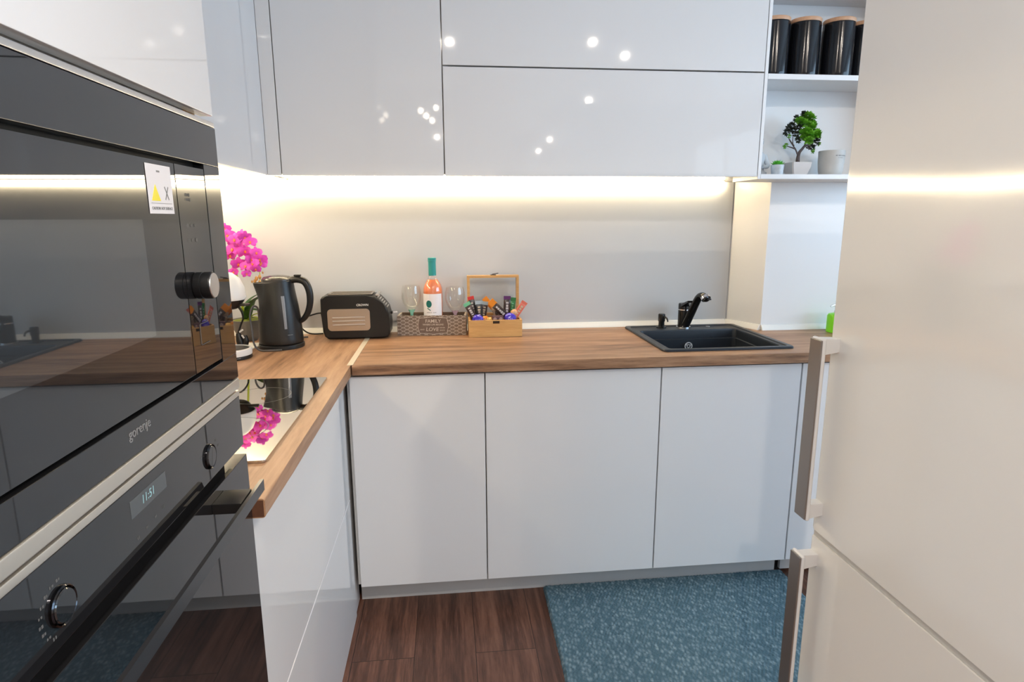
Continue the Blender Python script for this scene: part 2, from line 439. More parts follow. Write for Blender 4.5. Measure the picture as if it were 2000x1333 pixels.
# splashback panels and worktop seals
tag(obj('splashback_panel', bx(B(), 0.0085, 2.111, -0.008, -0.0005, 0.918, 1.5, 0.001), M_['splash']), 'long smooth grey splashback panel behind kettle, toaster and tap, under the light strip', 'splashback')
tag(obj('splashback_panel', bx(B(), 0.0005, 0.008, -1.54, -0.009, 0.918, 1.5, 0.001), M_['splash']), 'grey splashback panel on the left wall beside the oven column', 'splashback')
def seal(name, p0, p1, nrm):
    p0 = Vector(p0); p1 = Vector(p1); nv = Vector(nrm).normalized(); up = Vector((0, 0, 1))
    sec = [(0, 0), (0.017, 0), (0.016, 0.006), (0.009, 0.016), (0.006, 0.021), (0, 0.022)]
    bm = B(); prism(bm, [p0 + nv * a + up * b for a, b in sec], p1 - p0)
    return struct(name, bm, M_['seal'])
seal('trim_1', (0.008, -0.0085, 0.9), (2.105, -0.0085, 0.9), (0, -1, 0))
seal('trim_2', (0.0085, -1.535, 0.9), (0.0085, -0.01, 0.9), (1, 0, 0))
seal('trim_3', (2.1145, -0.0015, 0.9), (2.1885, -0.1655, 0.9), (-0.911, -0.414, 0))
seal('trim_4', (2.19, -0.1655, 0.9), (2.95, -0.1655, 0.9), (0, -1, 0))

# ================================================================== CEILING LIGHTS
sp = thing('recessed_spotlight', 'small round ceiling spotlight nearest the kitchen, reflected in the upper door', 'ceiling light', (0.97, -2.91, ZC))
b = B(); lathe(b, [(0.018, -0.001), (0.034, -0.002), (0.045, 0), (0.045, -0.004), (0.034, -0.006), (0.018, -0.003)], n=32, cap=False); obj('ring', b, M_['plastic_white'], sp, world=False)
b = B(); lathe(b, [(0, -0.003), (0.018, -0.003), (0.018, -0.001), (0, -0.001)], n=24); obj('lens', b, emission('spot_lens', (1.0, 0.93, 0.82), 60.0), sp, world=False)
spots = [(1.99, -2.82), (2.33, -3.17), (2.47, -5.0), (2.52, -6.6), (2.6, -8.3), (2.67, -10.0), (0.81, -8.13)]
desc = ['round ceiling spotlight in the middle of the room near the fridge', 'round ceiling spotlight just right of and behind the fridge one', 'round ceiling spotlight, nearest of the row towards the far wall', 'round ceiling spotlight, second of the row towards the far wall', 'round ceiling spotlight, third of the row towards the far wall', 'round ceiling spotlight, last of the row by the far wall', 'round ceiling spotlight in front of the curtained far window']
for (x, y), d in zip(spots, desc):
    dup_tree(sp, (x, y, ZC), label=d, group='ceiling spotlights')
sp['group'] = 'ceiling spotlights'
def lamp(name, loc, power, size, col, parent, rot=(0, 0, 0)):
    d = bpy.data.lights.new(name, 'AREA'); d.shape = 'DISK'; d.size = size; d.energy = power; d.color = col
    o = bpy.data.objects.new(name, d); C.objects.link(o); o.location = loc; o.rotation_euler = rot; o.parent = parent; return o
for s in [o for o in C.objects if o.name.startswith('recessed_spotlight')]:
    lamp('spot_bulb', (0, 0, -0.008), SPOT_W, 0.035, (1.0, 0.89, 0.77), s)
ch = thing('chandelier', 'small ceiling lamp with a cluster of four lit globes over the room behind', 'ceiling light', (0.78, -4.15, 2.3))
b = B(); tube(b, [(0, 0, 0.0), (0, 0, 0.3)], 0.008, 10); lathe(b, [(0.05, 0.28), (0.05, 0.298), (0, 0.299)], n=24); obj('rod', b, M_['alu'], ch, world=False)
for dx, dy, dz in ((0.07, 0.02, 0.05), (-0.07, -0.02, 0.03), (0.03, -0.06, -0.05), (-0.02, 0.07, -0.03)):
    b = B(); tube(b, [(0, 0, 0.02), (dx * .5, dy * .5, dz + .06), (dx, dy, dz + .03)], 0.005, 8); obj('arm', b, M_['alu'], ch, world=False)
    b = B(); bmesh.ops.create_uvsphere(b, u_segments=20, v_segments=12, radius=0.024, matrix=Matrix.Translation((dx, dy, dz))); obj('bulb', b, M_['bulb'], ch, world=False)

# ================================================================== BASE CABINETS (back run)
def door_bm(x0, x1, z0, z1, y=-0.578, t=0.018): return bx(B(), x0, x1, y, y + t, z0, z1, 0.0015, 2)
def base_cabinet(x0, x1, dx0, dx1, label, zt=0.862, yb=-0.03):
    t = thing('base_cabinet', label, 'cabinet', ((x0 + x1) / 2, -0.29, 0.106))
    c = B()
    bx(c, x0, x0 + .016, -0.556, yb, 0.106, zt); bx(c, x1 - .016, x1, -0.556, yb, 0.106, zt)
    bx(c, x0 + .016, x1 - .016, -0.556, yb, 0.106, 0.122); bx(c, x0 + .016, x1 - .016, yb - .004, yb, 0.122, zt)
    obj('carcass', c, M_['matt_white'], t, smooth=False)
    obj('door', door_bm(dx0, dx1, 0.108, 0.857), M_['gloss_white'], t)
    return t
base_cabinet(0.578, 1.0255, 0.5895, 1.0245, 'plain glossy white base cabinet beside the corner, left of the three doors')
base_cabinet(1.0275, 1.6255, 1.0285, 1.6245, 'widest glossy white base cabinet, middle of the three doors')
base_cabinet(1.6275, 2.130, 1.6285, 2.1285, 'glossy white base cabinet under the sink')
base_cabinet(2.134, 2.73, 2.1335, 2.729, 'white base cabinet mostly hidden behind the fridge handles', yb=-0.17)
tag(obj('plinth_board', bx(B(), 0.575, 2.148, -0.486, -0.470, 0.0, 0.104, 0.001), M_['plinth']), 'grey-white plinth board under the three back base cabinets', 'plinth')
tag(obj('plinth_board', bx(B(), 2.170, 2.73, -0.486, -0.470, 0.011, 0.104, 0.001), M_['plinth']), 'short plinth board behind the lower fridge handle', 'plinth')
tag(obj('cabinet_foot', lathe(B(), [(0.023, 0), (0.023, 0.014), (0.017, 0.02), (0.017, 0.095), (0.022, 0.104)], (2.166, -0.446, 0.0), 20), M_['black_matt']), 'black cabinet foot in the gap between the two plinth boards', 'cabinet foot')

# left run: drawer unit
t = thing('drawer_cabinet', 'glossy white drawer cabinet under the hob, between corner and oven column', 'cabinet', (0.28, -1.06, 0.0))
c = B()
bx(c, 0.02, 0.545, -1.538, -1.526, 0.02, 0.862); bx(c, 0.02, 0.545, -0.606, -0.590, 0.02, 0.862); bx(c, 0.02, 0.545, -1.526, -0.606, 0.02, 0.036); bx(c, 0.02, 0.024, -1.526, -0.606, 0.036, 0.862)
obj('carcass', c, M_['matt_white'], t, smooth=False)
obj('drawer', bx(B(), 0.553, 0.571, -1.5395, -0.586, 0.443, 0.857, 0.002, 3), M_['gloss_white'], t)
obj('drawer', bx(B(), 0.553, 0.571, -1.5395, -0.586, 0.004, 0.4395, 0.002, 3), M_['gloss_white'], t)
obj('filler_strip', bx(B(), 0.549, 0.567, -0.584, -0.488, 0.004, 0.857, 0.001), M_['gloss_white'], t)

# ================================================================== WORKTOPS
def slab_with_hole(xs, back, hy0, hy1, y0, hole_cols, z0, z1, round_edges, r=0.006):
    """worktop with a cut-out; back[i] is the rear edge at column i"""
    bm = B(); nc = len(xs); V = {}
    for k, z in enumerate((z0, z1)):
        for i, x in enumerate(xs):
            for j in range(4):
                y = (y0, hy0, min(hy1, back[i] - .03), back[i])[j]
                V[i, j, k] = bm.verts.new((x, y, z))
    for i in range(nc - 1):
        for j in range(3):
            if i in hole_cols and j == 1: continue
            bm.faces.new((V[i, j, 1], V[i + 1, j, 1], V[i + 1, j + 1, 1], V[i, j + 1, 1]))
            bm.faces.new((V[i, j, 0], V[i, j + 1, 0], V[i + 1, j + 1, 0], V[i + 1, j, 0]))
        bm.faces.new((V[i, 0, 0], V[i + 1, 0, 0], V[i + 1, 0, 1], V[i, 0, 1])); bm.faces.new((V[i, 3, 0], V[i, 3, 1], V[i + 1, 3, 1], V[i + 1, 3, 0]))
    for j in range(3):
        bm.faces.new((V[0, j, 0], V[0, j, 1], V[0, j + 1, 1], V[0, j + 1, 0])); bm.faces.new((V[nc - 1, j, 0], V[nc - 1, j + 1, 0], V[nc - 1, j + 1, 1], V[nc - 1, j, 1]))
    h0, h1 = hole_cols[0], hole_cols[-1] + 1
    for a, b in (((h0, 1), (h1, 1)), ((h1, 1), (h1, 2)), ((h1, 2), (h0, 2)), ((h0, 2), (h0, 1))):
        bm.faces.new((V[a[0], a[1], 0], V[a[0], a[1], 1], V[b[0], b[1], 1], V[b[0], b[1], 0]))
    es = [e for e in bm.edges if round_edges(e)]
    bmesh.ops.bevel(bm, geom=es, offset=r, segments=4, affect='EDGES', profile=0.5)
    return bm
def edge_front_y(y): return lambda e: all(abs(v.co.y - y) < 1e-5 for v in e.verts) and abs(e.verts[0].co.z - e.verts[1].co.z) < 1e-6
def edge_front_x(x): return lambda e: all(abs(v.co.x - x) < 1e-5 for v in e.verts) and abs(e.verts[0].co.z - e.verts[1].co.z) < 1e-6
SX0, SX1, SY0, SY1 = 1.648, 2.128, -0.532, -0.046      # sink outer rim
wt = obj('worktop', slab_with_hole([0.6035, SX0 + .012, SX1 - .016, 2.19, 2.98], [-.0005, -.0005, -.0005, -.1655, -.1655], SY0 + .012, SY1 - .012, -0.6, [1], 0.8655, 0.9, edge_front_y(-0.6)), M_['counter_x'], origin=(1.8, -0.3, 0.8655))
tag(wt, 'walnut-look worktop along the back wall, holding the sink', 'worktop')
wt2 = obj('worktop', slab_with_hole([0.0005, 0.06, 0.53, 0.6], [-.0005] * 4, -1.35, -0.79, -1.5385, [1], 0.8655, 0.9, edge_front_x(0.6)), M_['counter_y'], origin=(0.3, -0.8, 0.8655))
tag(wt2, 'walnut-look worktop of the left run, holding the hob and kettle', 'worktop')
obj('end_band', bx(B(), 0.003, 0.5975, -1.5396, -1.5387, 0.868, 0.8975, 0.0002), mat('end_band_shaded', (0.10, 0.042, 0.022), 0.5, var=0.25, vscale=120), wt2)  # edge band whose dark brown also holds the shade of the unlit end
tag(obj('joint_strip', bx(B(), 0.588, 0.6065, -0.597, -0.012, 0.9002, 0.9018, 0.0005), M_['cream']), 'pale metal strip covering the joint between the two worktops', 'joint strip')

# hob
hb = thing('induction_hob', 'frameless mirror-like black glass hob set into left worktop', 'hob', (0.29, -1.07, 0.9))
b = B(); prism(b, [(x, y, 0.9005) for x, y in rrect(0.297, -1.070, 0.522, 0.626, 0.008, 5)], (0, 0, 0.0055), 0.0012, 2); obj('glass_plate', b, M_['hob_glass'], hb)
b = B(); bx(b, 0.075, 0.515, -1.335, -0.805, 0.862, 0.9); obj('body', b, M_['black_matt'], hb)
for cx, cy, r in ((0.16, -0.92, .09), (0.42, -0.93, .075), (0.16, -1.22, .075), (0.42, -1.2, .09)):
    b = B(); lathe(b, [(r, 0.90605), (r + .0012, 0.90605), (r + .0012, .9062), (r, .9062)], (cx, cy, 0), 48, cap=False); obj('zone_mark', b, M_['print_dim'], hb)

# ================================================================== SINK
s = thing('kitchen_sink', 'black composite inset sink with raised rim at right of worktop', 'sink', (1.89, -0.28, 0.9))
bw = (1.686, 2.094, -0.492, -0.142)   # bowl
b = B()
zr = 0.908
outer = rrect((SX0 + SX1) / 2, (SY0 + SY1) / 2, SX1 - SX0, SY1 - SY0, 0.018, 4)
def ring(pts, z): return [b.verts.new((x, y, z)) for x, y in pts]
bc = ((bw[0] + bw[1]) / 2, (bw[2] + bw[3]) / 2); bwid = (bw[1] - bw[0], bw[3] - bw[2])
cx, cy = (SX0 + SX1) / 2, (SY0 + SY1) / 2; ow, oh = SX1 - SX0, SY1 - SY0
R = [ring(rrect(cx, cy, ow, oh, 0.018, 4), 0.9005), ring(rrect(cx, cy, ow, oh, 0.018, 4), zr - .003), ring(rrect(cx, cy, ow - .006, oh - .006, 0.016, 4), zr),
     ring(rrect(cx, cy, ow - .036, oh - .036, 0.012, 4), zr), ring(rrect(cx, cy, ow - .042, oh - .042, 0.012, 4), zr - .004),
     ring(rrect(bc[0], bc[1], bwid[0] + .006, bwid[1] + .006, 0.020, 4), zr - .005), ring(rrect(bc[0], bc[1], bwid[0], bwid[1], 0.018, 4), zr - .010),
     ring(rrect(bc[0], bc[1], bwid[0] - .002, bwid[1] - .002, 0.018, 4), 0.868), ring(rrect(bc[0], bc[1] - .003, bwid[0] - .010, bwid[1] - .014, 0.018, 4), 0.865),
     ring(rrect(bc[0], bc[1] - .003, bwid[0] - .016, bwid[1] - .020, 0.02, 4), 0.73), ring(rrect(bc[0], bc[1] - .003, bwid[0] - .05, bwid[1] - .05, 0.02, 4), 0.71)]
for r0, r1 in zip(R, R[1:]):
    for k in range(len(r0)): b.faces.new((r0[k], r0[(k + 1) % len(r0)], r1[(k + 1) % len(r0)], r1[k]))
b.faces.new(R[-1])
# outer skin so that the bowl has thickness
R2 = [ring(rrect(cx, cy, ow - .03, oh - .03, 0.018, 4), 0.9005), ring(rrect(bc[0], bc[1], bwid[0] + .012, bwid[1] + .012, 0.02, 4), 0.86), ring(rrect(bc[0], bc[1], bwid[0] + .006, bwid[1] + .006, 0.02, 4), 0.705)]
for k in range(len(R[0])): b.faces.new((R[0][k], R2[0][k], R2[0][(k + 1) % len(R[0])], R[0][(k + 1) % len(R[0])]))
for r0, r1 in zip(R2, R2[1:]):
    for k in range(len(r0)): b.faces.new((r0[k], r1[k], r1[(k + 1) % len(r0)], r0[(k + 1) % len(r0)]))
b.faces.new(list(reversed(R2[-1])))
obj('basin', b, M_['sink_black'], s, angle=35)
b = B()
ov = (1.889, -0.1585, 0.838)
for r0, r1 in ((0.0125, 0.0165), (0.005, 0.0075)):
    lathe(b, [(r0, 0), (r1, 0), (r1, 0.003), (r0, 0.003)], ov, 32, axis='-Y', cap=False)
for k in range(3):
    a = k * 2 * PI / 3 + .5
    bx(b, ov[0] + .0095 * math.cos(a) - .004, ov[0] + .0095 * math.cos(a) + .004, ov[1] - .003, ov[1], ov[2] + .0095 * math.sin(a) - .0012, ov[2] + .0095 * math.sin(a) + .0012, rot=None)
obj('overflow_cover', b, mat('overflow_metal', (0.75, 0.76, 0.78), 0.45, metal=0.5), s)
b = B(); lathe(b, [(0, 0.7105), (0.04, 0.7105), (0.044, 0.713), (0.03, 0.7135), (0, 0.712)], (1.889, -0.31, 0), 32); obj('drain', b, M_['chrome'], s)
b = B(); lathe(b, [(0, 0), (0.009, 0), (0.009, 0.002), (0, 0.003)], (2.0, -0.085, zr - .0045), 20); obj('hole_cap', b, M_['alu'], s)

# faucet
fz = zr - .0045
f = thing('kitchen_faucet', 'black pull-out kitchen tap with angled spout behind sink bowl', 'tap', (1.892, -0.085, fz))
b = B(); lathe(b, [(0.0, 0), (0.029, 0), (0.029, 0.004), (0, .005)], n=32); obj('base_ring', b, M_['chrome'], f, world=False)
b = B(); lathe(b, [(0.0235, 0.004), (0.0235, 0.072), (0.022, 0.074)], n=32); obj('body', b, M_['faucet_black'], f, world=False)
b = B(); lathe(b, [(0.0238, 0.074), (0.0238, 0.0775)], n=32); obj('collar', b, M_['chrome'], f, world=False)
b = B(); lathe(b, [(0.0235, 0.0775), (0.0235, 0.098), (0.021, 0.102), (0, 0.103)], n=32)
prism(b, [(-0.021, -0.01, 0.086), (-0.021, -0.01, 0.101), (-0.019, -0.075, 0.122), (-0.019, -0.078, 0.114)], (0.040, 0, 0), 0.003); obj('lever', b, M_['faucet_black'], f, world=False)
b = B(); tube(b, [(0.003, -0.012, 0.008), (0.006, -0.055, 0.062), (0.011, -0.098, 0.122), (0.015, -0.122, 0.146), (0.019, -0.146, 0.149), (0.024, -0.166, 0.136)], [0.0185, 0.0175, 0.0165, 0.0165, 0.016, 0.013], 14, 6, flat=0.8); obj('spout', b, M_['faucet_black'], f, world=False)
b = B(); tube(b, [(0.0215, -0.151, 0.147), (0.0235, -0.159, 0.139)], 0.0185, 18, smooth=False); obj('spray_collar', b, M_['chrome'], f, world=False)
b = B(); bx(b, 0.020, 0.036, -0.18, -0.166, 0.137, 0.143, 0.002); obj('spray_button', b, M_['faucet_black'], f, world=False)
# soap dispenser
f = thing('soap_dispenser', 'small black built-in soap pump left of the tap', 'soap dispenser', (1.797, -0.085, fz))
b = B(); lathe(b, [(0.0, 0), (0.021, 0), (0.021, 0.004), (0.013, 0.007)], n=28, cap=False); lathe(b, [(0.0125, 0.004), (0.0125, 0.028)], n=24); obj('base', b, M_['faucet_black'], f, world=False)
b = B(); lathe(b, [(0.0145, 0.0285), (0.0145, 0.056), (0.012, 0.059), (0, 0.0595)], n=28); obj('pump_head', b, M_['faucet_black'], f, world=False)
b = B(); tube(b, [(0.002, -0.006, 0.046), (0.008, -0.022, 0.047), (0.011, -0.034, 0.042), (0.012, -0.04, 0.031)], [0.0045, 0.004, 0.0035, 0.003], 10); obj('nozzle', b, M_['faucet_black'], f, world=False)

# ================================================================== UPPER CABINETS
ZU, ZT = 1.498, 2.56
def upper(name, x0, x1, y0, y1, label, z0=ZU + .006):
    t = thing(name, label, 'cabinet', ((x0 + x1) / 2, (y0 + y1) / 2, z0))
    return t
def shell(bm, x0, x1, y0, y1, z0, z1, t=0.016, open_='-Y'):
    bx(bm, x0, x1, y0, y1, z0, z0 + t); bx(bm, x0, x1, y0, y1, z1 - t, z1)
    if open_ == '-Y':
        bx(bm, x0, x0 + t, y0, y1, z0 + t, z1 - t); bx(bm, x1 - t, x1, y0, y1, z0 + t, z1 - t); bx(bm, x0 + t, x1 - t, y1 - .004, y1, z0 + t, z1 - t)
    else:
        bx(bm, x0, x1, y0, y0 + t, z0 + t, z1 - t); bx(bm, x0, x1, y1 - t, y1, z0 + t, z1 - t); bx(bm, x0, x0 + .004, y0 + t, y1 - t, z0 + t, z1 - t)
M_['under'] = mat('cabinet_underside', (0.74, 0.73, 0.72), 0.08, spec=0.6)
t = upper('wall_cabinet', 0.335, 0.911, -0.343, -0.002, 'tall plain glossy white wall cabinet above the toaster')
b = B(); shell(b, 0.335, 0.911, -0.342, -0.002, ZU + .006, ZT); obj('carcass', b, M_['under'], t, smooth=False)
obj('door', bx(B(), 0.3765, 0.9095, -0.361, -0.343, ZU, ZT, 0.0015), M_['gloss_white'], t)
obj('filler_strip', bx(B(), 0.3303, 0.3738, -0.361, -0.343, ZU, ZT, 0.001), M_['gloss_white'], t)
t = upper('wall_cabinet', 0.9125, 2.028, -0.343, -0.002, 'wide glossy white wall cabinet with two stacked lift-up doors above the sink')
b = B(); shell(b, 0.9125, 2.028, -0.342, -0.002, ZU + .006, ZT); obj('carcass', b, M_['under'], t, smooth=False)
obj('door', bx(B(), 0.9135, 2.0265, -0.361, -0.343, ZU, 1.8475, 0.0015), M_['gloss_white'], t)
obj('door', bx(B(), 0.9135, 2.0265, -0.361, -0.343, 1.852, ZT, 0.0015), M_['gloss_white'], t)
t = upper('wall_cabinet', 0.0, 0.33, -1.54, -0.365, 'glossy white wall cabinet on the left wall between corner and oven column')
b = B(); shell(b, 0.002, 0.310, -1.540, -0.005, ZU + .006, ZT, open_='X'); obj('carcass', b, M_['under'], t, smooth=False)
obj('door', bx(B(), 0.312, 0.330, -0.962, -0.3613, ZU, ZT, 0.0015), M_['gloss_white'], t)
obj('door', bx(B(), 0.312, 0.330, -1.540, -0.965, ZU, ZT, 0.0015), M_['gloss_white'], t)

# LED strips: a real lit profile under the wall cabinets
def led(name, label, x0, x1, y0, y1, z0, z1, dx, dy):
    t = thing(name, label, 'light strip', ((x0 + x1) / 2, (y0 + y1) / 2, z0))
    obj('profile', bx(B(), x0, x1, y0, y1, z1, z1 + .0015, 0.0004), M_['plastic_white'], t)
    lip = bx(B(), x0, x1, y0 - .0012, y0 - .0002, 1.4958, 1.4978) if x1 - x0 > .1 else bx(B(), x1 + .0002, x1 + .0012, y0, y1, 1.4958, 1.4978)
    obj('profile_lip', lip, M_['grey_lip'], t, smooth=False)
    obj('diffuser', bx(B(), x0 + .001, x1 - .001, y0 + .001, y1 - .001, z0, z1 - .0002, 0.001), M_['led'], t)
led('led_light_strip', 'warm white light strip along back wall under the wall cabinets', 0.02, 2.062, -0.026, -0.0085, 1.479, 1.5022, 0, 0)
led('led_light_strip', 'warm white light strip along left wall under the corner wall cabinet', 0.0085, 0.026, -1.53, -0.035, 1.479, 1.5022, 0, 0)

# ================================================================== OPEN SHELF UNIT
t = thing('open_shelf_unit', 'white open wall shelf unit right of the lift-up doors', 'shelf', (2.29, -0.26, 1.49))
b = B(); bx(b, 2.029, 2.0405, -0.361, -0.17, 1.49, ZT, 0.001); obj('side_panel', b, M_['shelf_white'], t)
b = B(); bx(b, 2.605, 2.617, -0.361, -0.17, 1.49, ZT, 0.001); obj('side_panel', b, M_['shelf_white'], t)
for z0, z1 in ((1.4905, 1.5075), (1.8285, 1.8465), (2.13, 2.148)):
    obj('shelf_board', bx(B(), 2.041, 2.6045, -0.361, -0.17, z0, z1, 0.001), M_['shelf_white'], t)
obj('back_panel', bx(B(), 2.029, 2.617, -0.1695, -0.166, 1.49, ZT), M_['shelf_white'], t, smooth=False)

# ================================================================== TALL OVEN COLUMN
CY0, CY1 = -2.147, -1.549
t = thing('tall_oven_cabinet', 'tall white built-in column holding microwave and oven', 'cabinet', (0.28, -1.85, 0.0))
b = B()
bx(b, 0.0, 0.535, CY1 - .0155, CY1 + .0005, 0, ZT); bx(b, 0.0, 0.558, CY0, CY0 + .016, 0, ZT); bx(b, 0.0, 0.004, CY0 + .016, CY1 - .016, 0, ZT)
for z in (0.02, 0.478, ZT - .016): bx(b, 0.004, 0.535, CY0 + .016, CY1 - .016, z, z + .016)
bx(b, 0.004, 0.5, CY0 + .016, CY1 - .016, 1.0945, 1.1105)
obj('carcass', b, M_['matt_white'], t, smooth=False)
obj('shelf_lip', bx(B(), 0.004, 0.556, CY0 + .0165, CY1 - .045, 1.4935, 1.5085), M_['grey_lip'], t, smooth=False)
obj('warm_glow_edge', bx(B(), 0.536, 0.556, CY1 - .0445, CY1 - .004, 1.4935, 1.5085), M_['warm_glow_edge'], t, smooth=False)  # added block; the warm light in the gap is painted on as orange
obj('microwave_shelf_edge', bx(B(), 0.5005, 0.5815, CY0, CY1, 1.0950, 1.1118, 0.002), M_['beige_metal'], t)
obj('door', bx(B(), 0.561, 0.580, CY0, CY1 - .001, 1.5015, ZT, 0.0015), M_['gloss_white'], t)
obj('drawer', bx(B(), 0.561, 0.580, CY0, CY1 - .001, 0.02, 0.490, 0.0015), M_['gloss_white'], t)

# ------- microwave
mw = thing('built_in_microwave', 'black glass built-in microwave, upper appliance in the column', 'microwave', (0.4, -1.85, 1.112))
X = 0.58
b = B(); bx(b, 0.12, 0.5, -2.11, -1.6, 1.14, 1.46); bx(b, 0.5, 0.565, CY0 + .004, CY1 - .004, 1.1125, 1.4915); obj('body', b, M_['dark_gap'], mw, smooth=False)
b = B(); bx(b, 0.5655, X + .0005, CY0 + .002, CY1 - .001, 1.4855, 1.4925, 0.001); obj('top_trim', b, M_['alu'], mw)
FY1 = -1.5465; FY0 = -2.147
DY0, DY1, DZ0, DZ1 = -2.105, -1.606, 1.1555, 1.4235
b = B()
bx(b, 0.5655, X, FY0, FY1, DZ1 + .007, 1.485, 0.001); bx(b, 0.5655, X, FY0, FY1, 1.1125, DZ0 - .005, 0.001)
bx(b, 0.5655, X, DY1 + .002, FY1, DZ0 - .0049, DZ1 + .0069, 0.0006); bx(b, 0.5655, X, FY0, DY0 - .002, DZ0 - .0049, DZ1 + .0069, 0.0006)
obj('outer_frame', b, M_['black_glass'], mw)
dr = obj('door', bx(B(), 0.5655, X - .0005, DY0, -1.7005, DZ0, DZ1, 0.0008), M_['black_glass'], mw)
obj('door_window', bx(B(), X - .0005, X - .0002, -2.06, -1.797, 1.226, 1.356), M_['window_glass'], dr, smooth=False)
# control panel, slightly hollow from side to side
b = B(); pts = []
N = 12
for i in range(N + 1):
    y = -1.6990 + (DY1 + 1.6990) * i / N; u = 2 * i / N - 1
    pts.append((X - .0005 - .0009 * (1 - u * u), y, DZ0))
pts += [(0.5655, DY1, DZ0), (0.5655, -1.6990, DZ0)]
prism(b, pts, (0, 0, DZ1 - DZ0)); cp = obj('control_panel', b, M_['black_glass'], mw, angle=30)
kn = B(); KY, KZ = -1.668, 1.2695
lathe(kn, [(0.0165, X - .0008), (0.018, X + .001), (0.018, X + .0085), (0.0172, X + .009), (0.0172, X + .0105), (0.018, X + .011), (0.018, X + .0195), (0.017, X + .021), (0, X + .021)], (0, KY, KZ), 48, axis='X')
kb = obj('knob', kn, M_['black_plastic'], mw)
kn = B(); lathe(kn, [(0, X + .0212), (0.0165, X + .0212), (0.016, X + .0222), (0, X + .0222)], (0, KY, KZ), 48, axis='X'); obj('knob_face', kn, M_['alu'], kb)
UY, VZ = (0, 1, 0), (0, 0, 1)
def symbol(parent, x, y, z, w2, h2, n2, sd, t=0.0003):
    b = B(); marks(b, (x, y, z), UY, VZ, w2, h2, n2, t=t, seed=sd); return obj('panel_symbol', b, M_['print_dim'], parent, smooth=False)
symbol(cp, X - .0012, -1.667, 1.387, 0.018, 0.0045, 4, 3); symbol(cp, X - .0012, -1.667, 1.381, 0.018, 0.0045, 4, 4)
for yy in (-1.678, -1.665, -1.652):
    symbol(cp, X - .0012, yy, 1.348, 0.006, 0.005, 2, int(-yy * 1000)); symbol(cp, X - .0012, yy, 1.329, 0.006, 0.006, 2, int(-yy * 999))
b = B(); bx(b, X - .0008, X - .0004, -1.672, -1.642, 1.2172, 1.2178); bx(b, X - .0008, X - .0004, -1.6725, -1.6715, 1.190, 1.217); bx(b, X - .0008, X - .0004, -1.672, -1.642, 1.1888, 1.1894)
obj('button_outline', b, M_['print_dim'], mw, smooth=False)
text('logo', 'gorenje', 0.0155, (X + .0002, -1.859, 1.1365), UY, VZ, M_['print_grey'], mw)
# warning sticker
st = thing('warning_sticker', 'white hot-surface warning sticker with yellow triangle on microwave door', 'sticker', (X, -1.746, 1.363))
obj('paper', bx(B(), X + .0000, X + .0004, -1.7775, -1.7145, 1.3625, 1.418), M_['label'], st, smooth=False)
b = B(); prism(b, [(X + .0004, -1.770, 1.377), (X + .0004, -1.748, 1.377), (X + .0004, -1.759, 1.3955)], (0.0003, 0, 0)); obj('warning_triangle', b, M_['yellow'], st, smooth=False)
b = B()
for sgn in (1, -1):
    bx(b, X + .0004, X + .0007, -1.7305 - .0008, -1.7305 + .0008, 1.3775, 1.395, rot=Euler((sgn * 0.55, 0, 0)))
bx(b, X + .0004, X + .0006, -1.772, -1.719, 1.3741, 1.3746); bx(b, X + .0004, X + .0006, -1.752, -1.744, 1.4095, 1.4115)
obj('cross_symbol', b, M_['print_grey'], st, smooth=False)
text('warning_text', 'CAUTION: HOT SURFACE', 0.0046, (X + .0005, -1.7455, 1.3685), UY, VZ, M_['print_grey'], st)

# ------- oven
ov_ = thing('built_in_oven', 'black glass built-in oven with bar handle, lower appliance in the column', 'oven', (0.35, -1.85, 0.494))
b = B(); bx(b, 0.06, 0.5, -2.12, -1.58, 0.496, 1.07); bx(b, 0.5, 0.553, CY0 + .02, CY1 - .02, 0.497, 1.0935); obj('body', b, M_['dark_gap'], ov_, smooth=False)
OY0, OY1 = -2.144, -1.552
obj('top_trim', bx(B(), 0.5535, X + .001, OY0, OY1, 1.0835, 1.0925, 0.0015), M_['beige_metal'], ov_)
pn = obj('control_panel', bx(B(), 0.5535, X, OY0, OY1, 1.0025, 1.083, 0.001), M_['black_glass'], ov_)
obj('display', bx(B(), X, X + .0002, -1.898, -1.817, 1.0505, 1.070), M_['display'], pn, smooth=False)
bt = text_bm('11:51', 0.0135, extrude=0.00005, shear=0.1); bt.transform(frame((X + .0003, -1.860, 1.0605), UY, VZ)); obj('clock_digits', bt, M_['digits'], pn, smooth=False)
for (y, z) in ((-1.6885, 1.036), (-2.020, 1.036)):
    k = B(); lathe(k, [(0.0, X), (0.0135, X), (0.0145, X + .003), (0.0135, X + .004), (0, X + .0042)], (0, y, z), 40, axis='X'); kk = obj('knob', k, M_['black_glass'], ov_)
    k = B(); lathe(k, [(0.0150, X), (0.0176, X), (0.0174, X + .0025), (0.0162, X + .0035), (0.0152, X + .0025)], (0, y, z), 48, axis='X', cap=False); obj('knob_ring', k, mat('smoked_chrome', (0.05, 0.05, 0.055), 0.12, metal=1.0) if 'smoked' not in M_ else M_['smoked'], kk)
    M_['smoked'] = kk.children[0].data.materials[0]
for i in range(9):
    a = 0.35 + i * 0.33; symbol(pn, X + .0001, -2.020 + .027 * math.cos(a + 1.2), 1.036 + .024 * math.sin(a + 1.2), 0.006, 0.003, 2, i, 0.0001)
for y, z in ((-1.83, 1.032), (-1.85, 1.030), (-1.87, 1.028), (-1.89, 1.026), (-1.662, 1.05), (-1.655, 1.04), (-1.715, 1.045)): symbol(pn, X + .0001, y, z, 0.005, 0.0035, 2, int(-y * 500), 0.0001)
obj('door', bx(B(), 0.5535, X - .0005, OY0, -1.5415, 0.4975, 0.982, 0.001), M_['black_glass'], ov_)
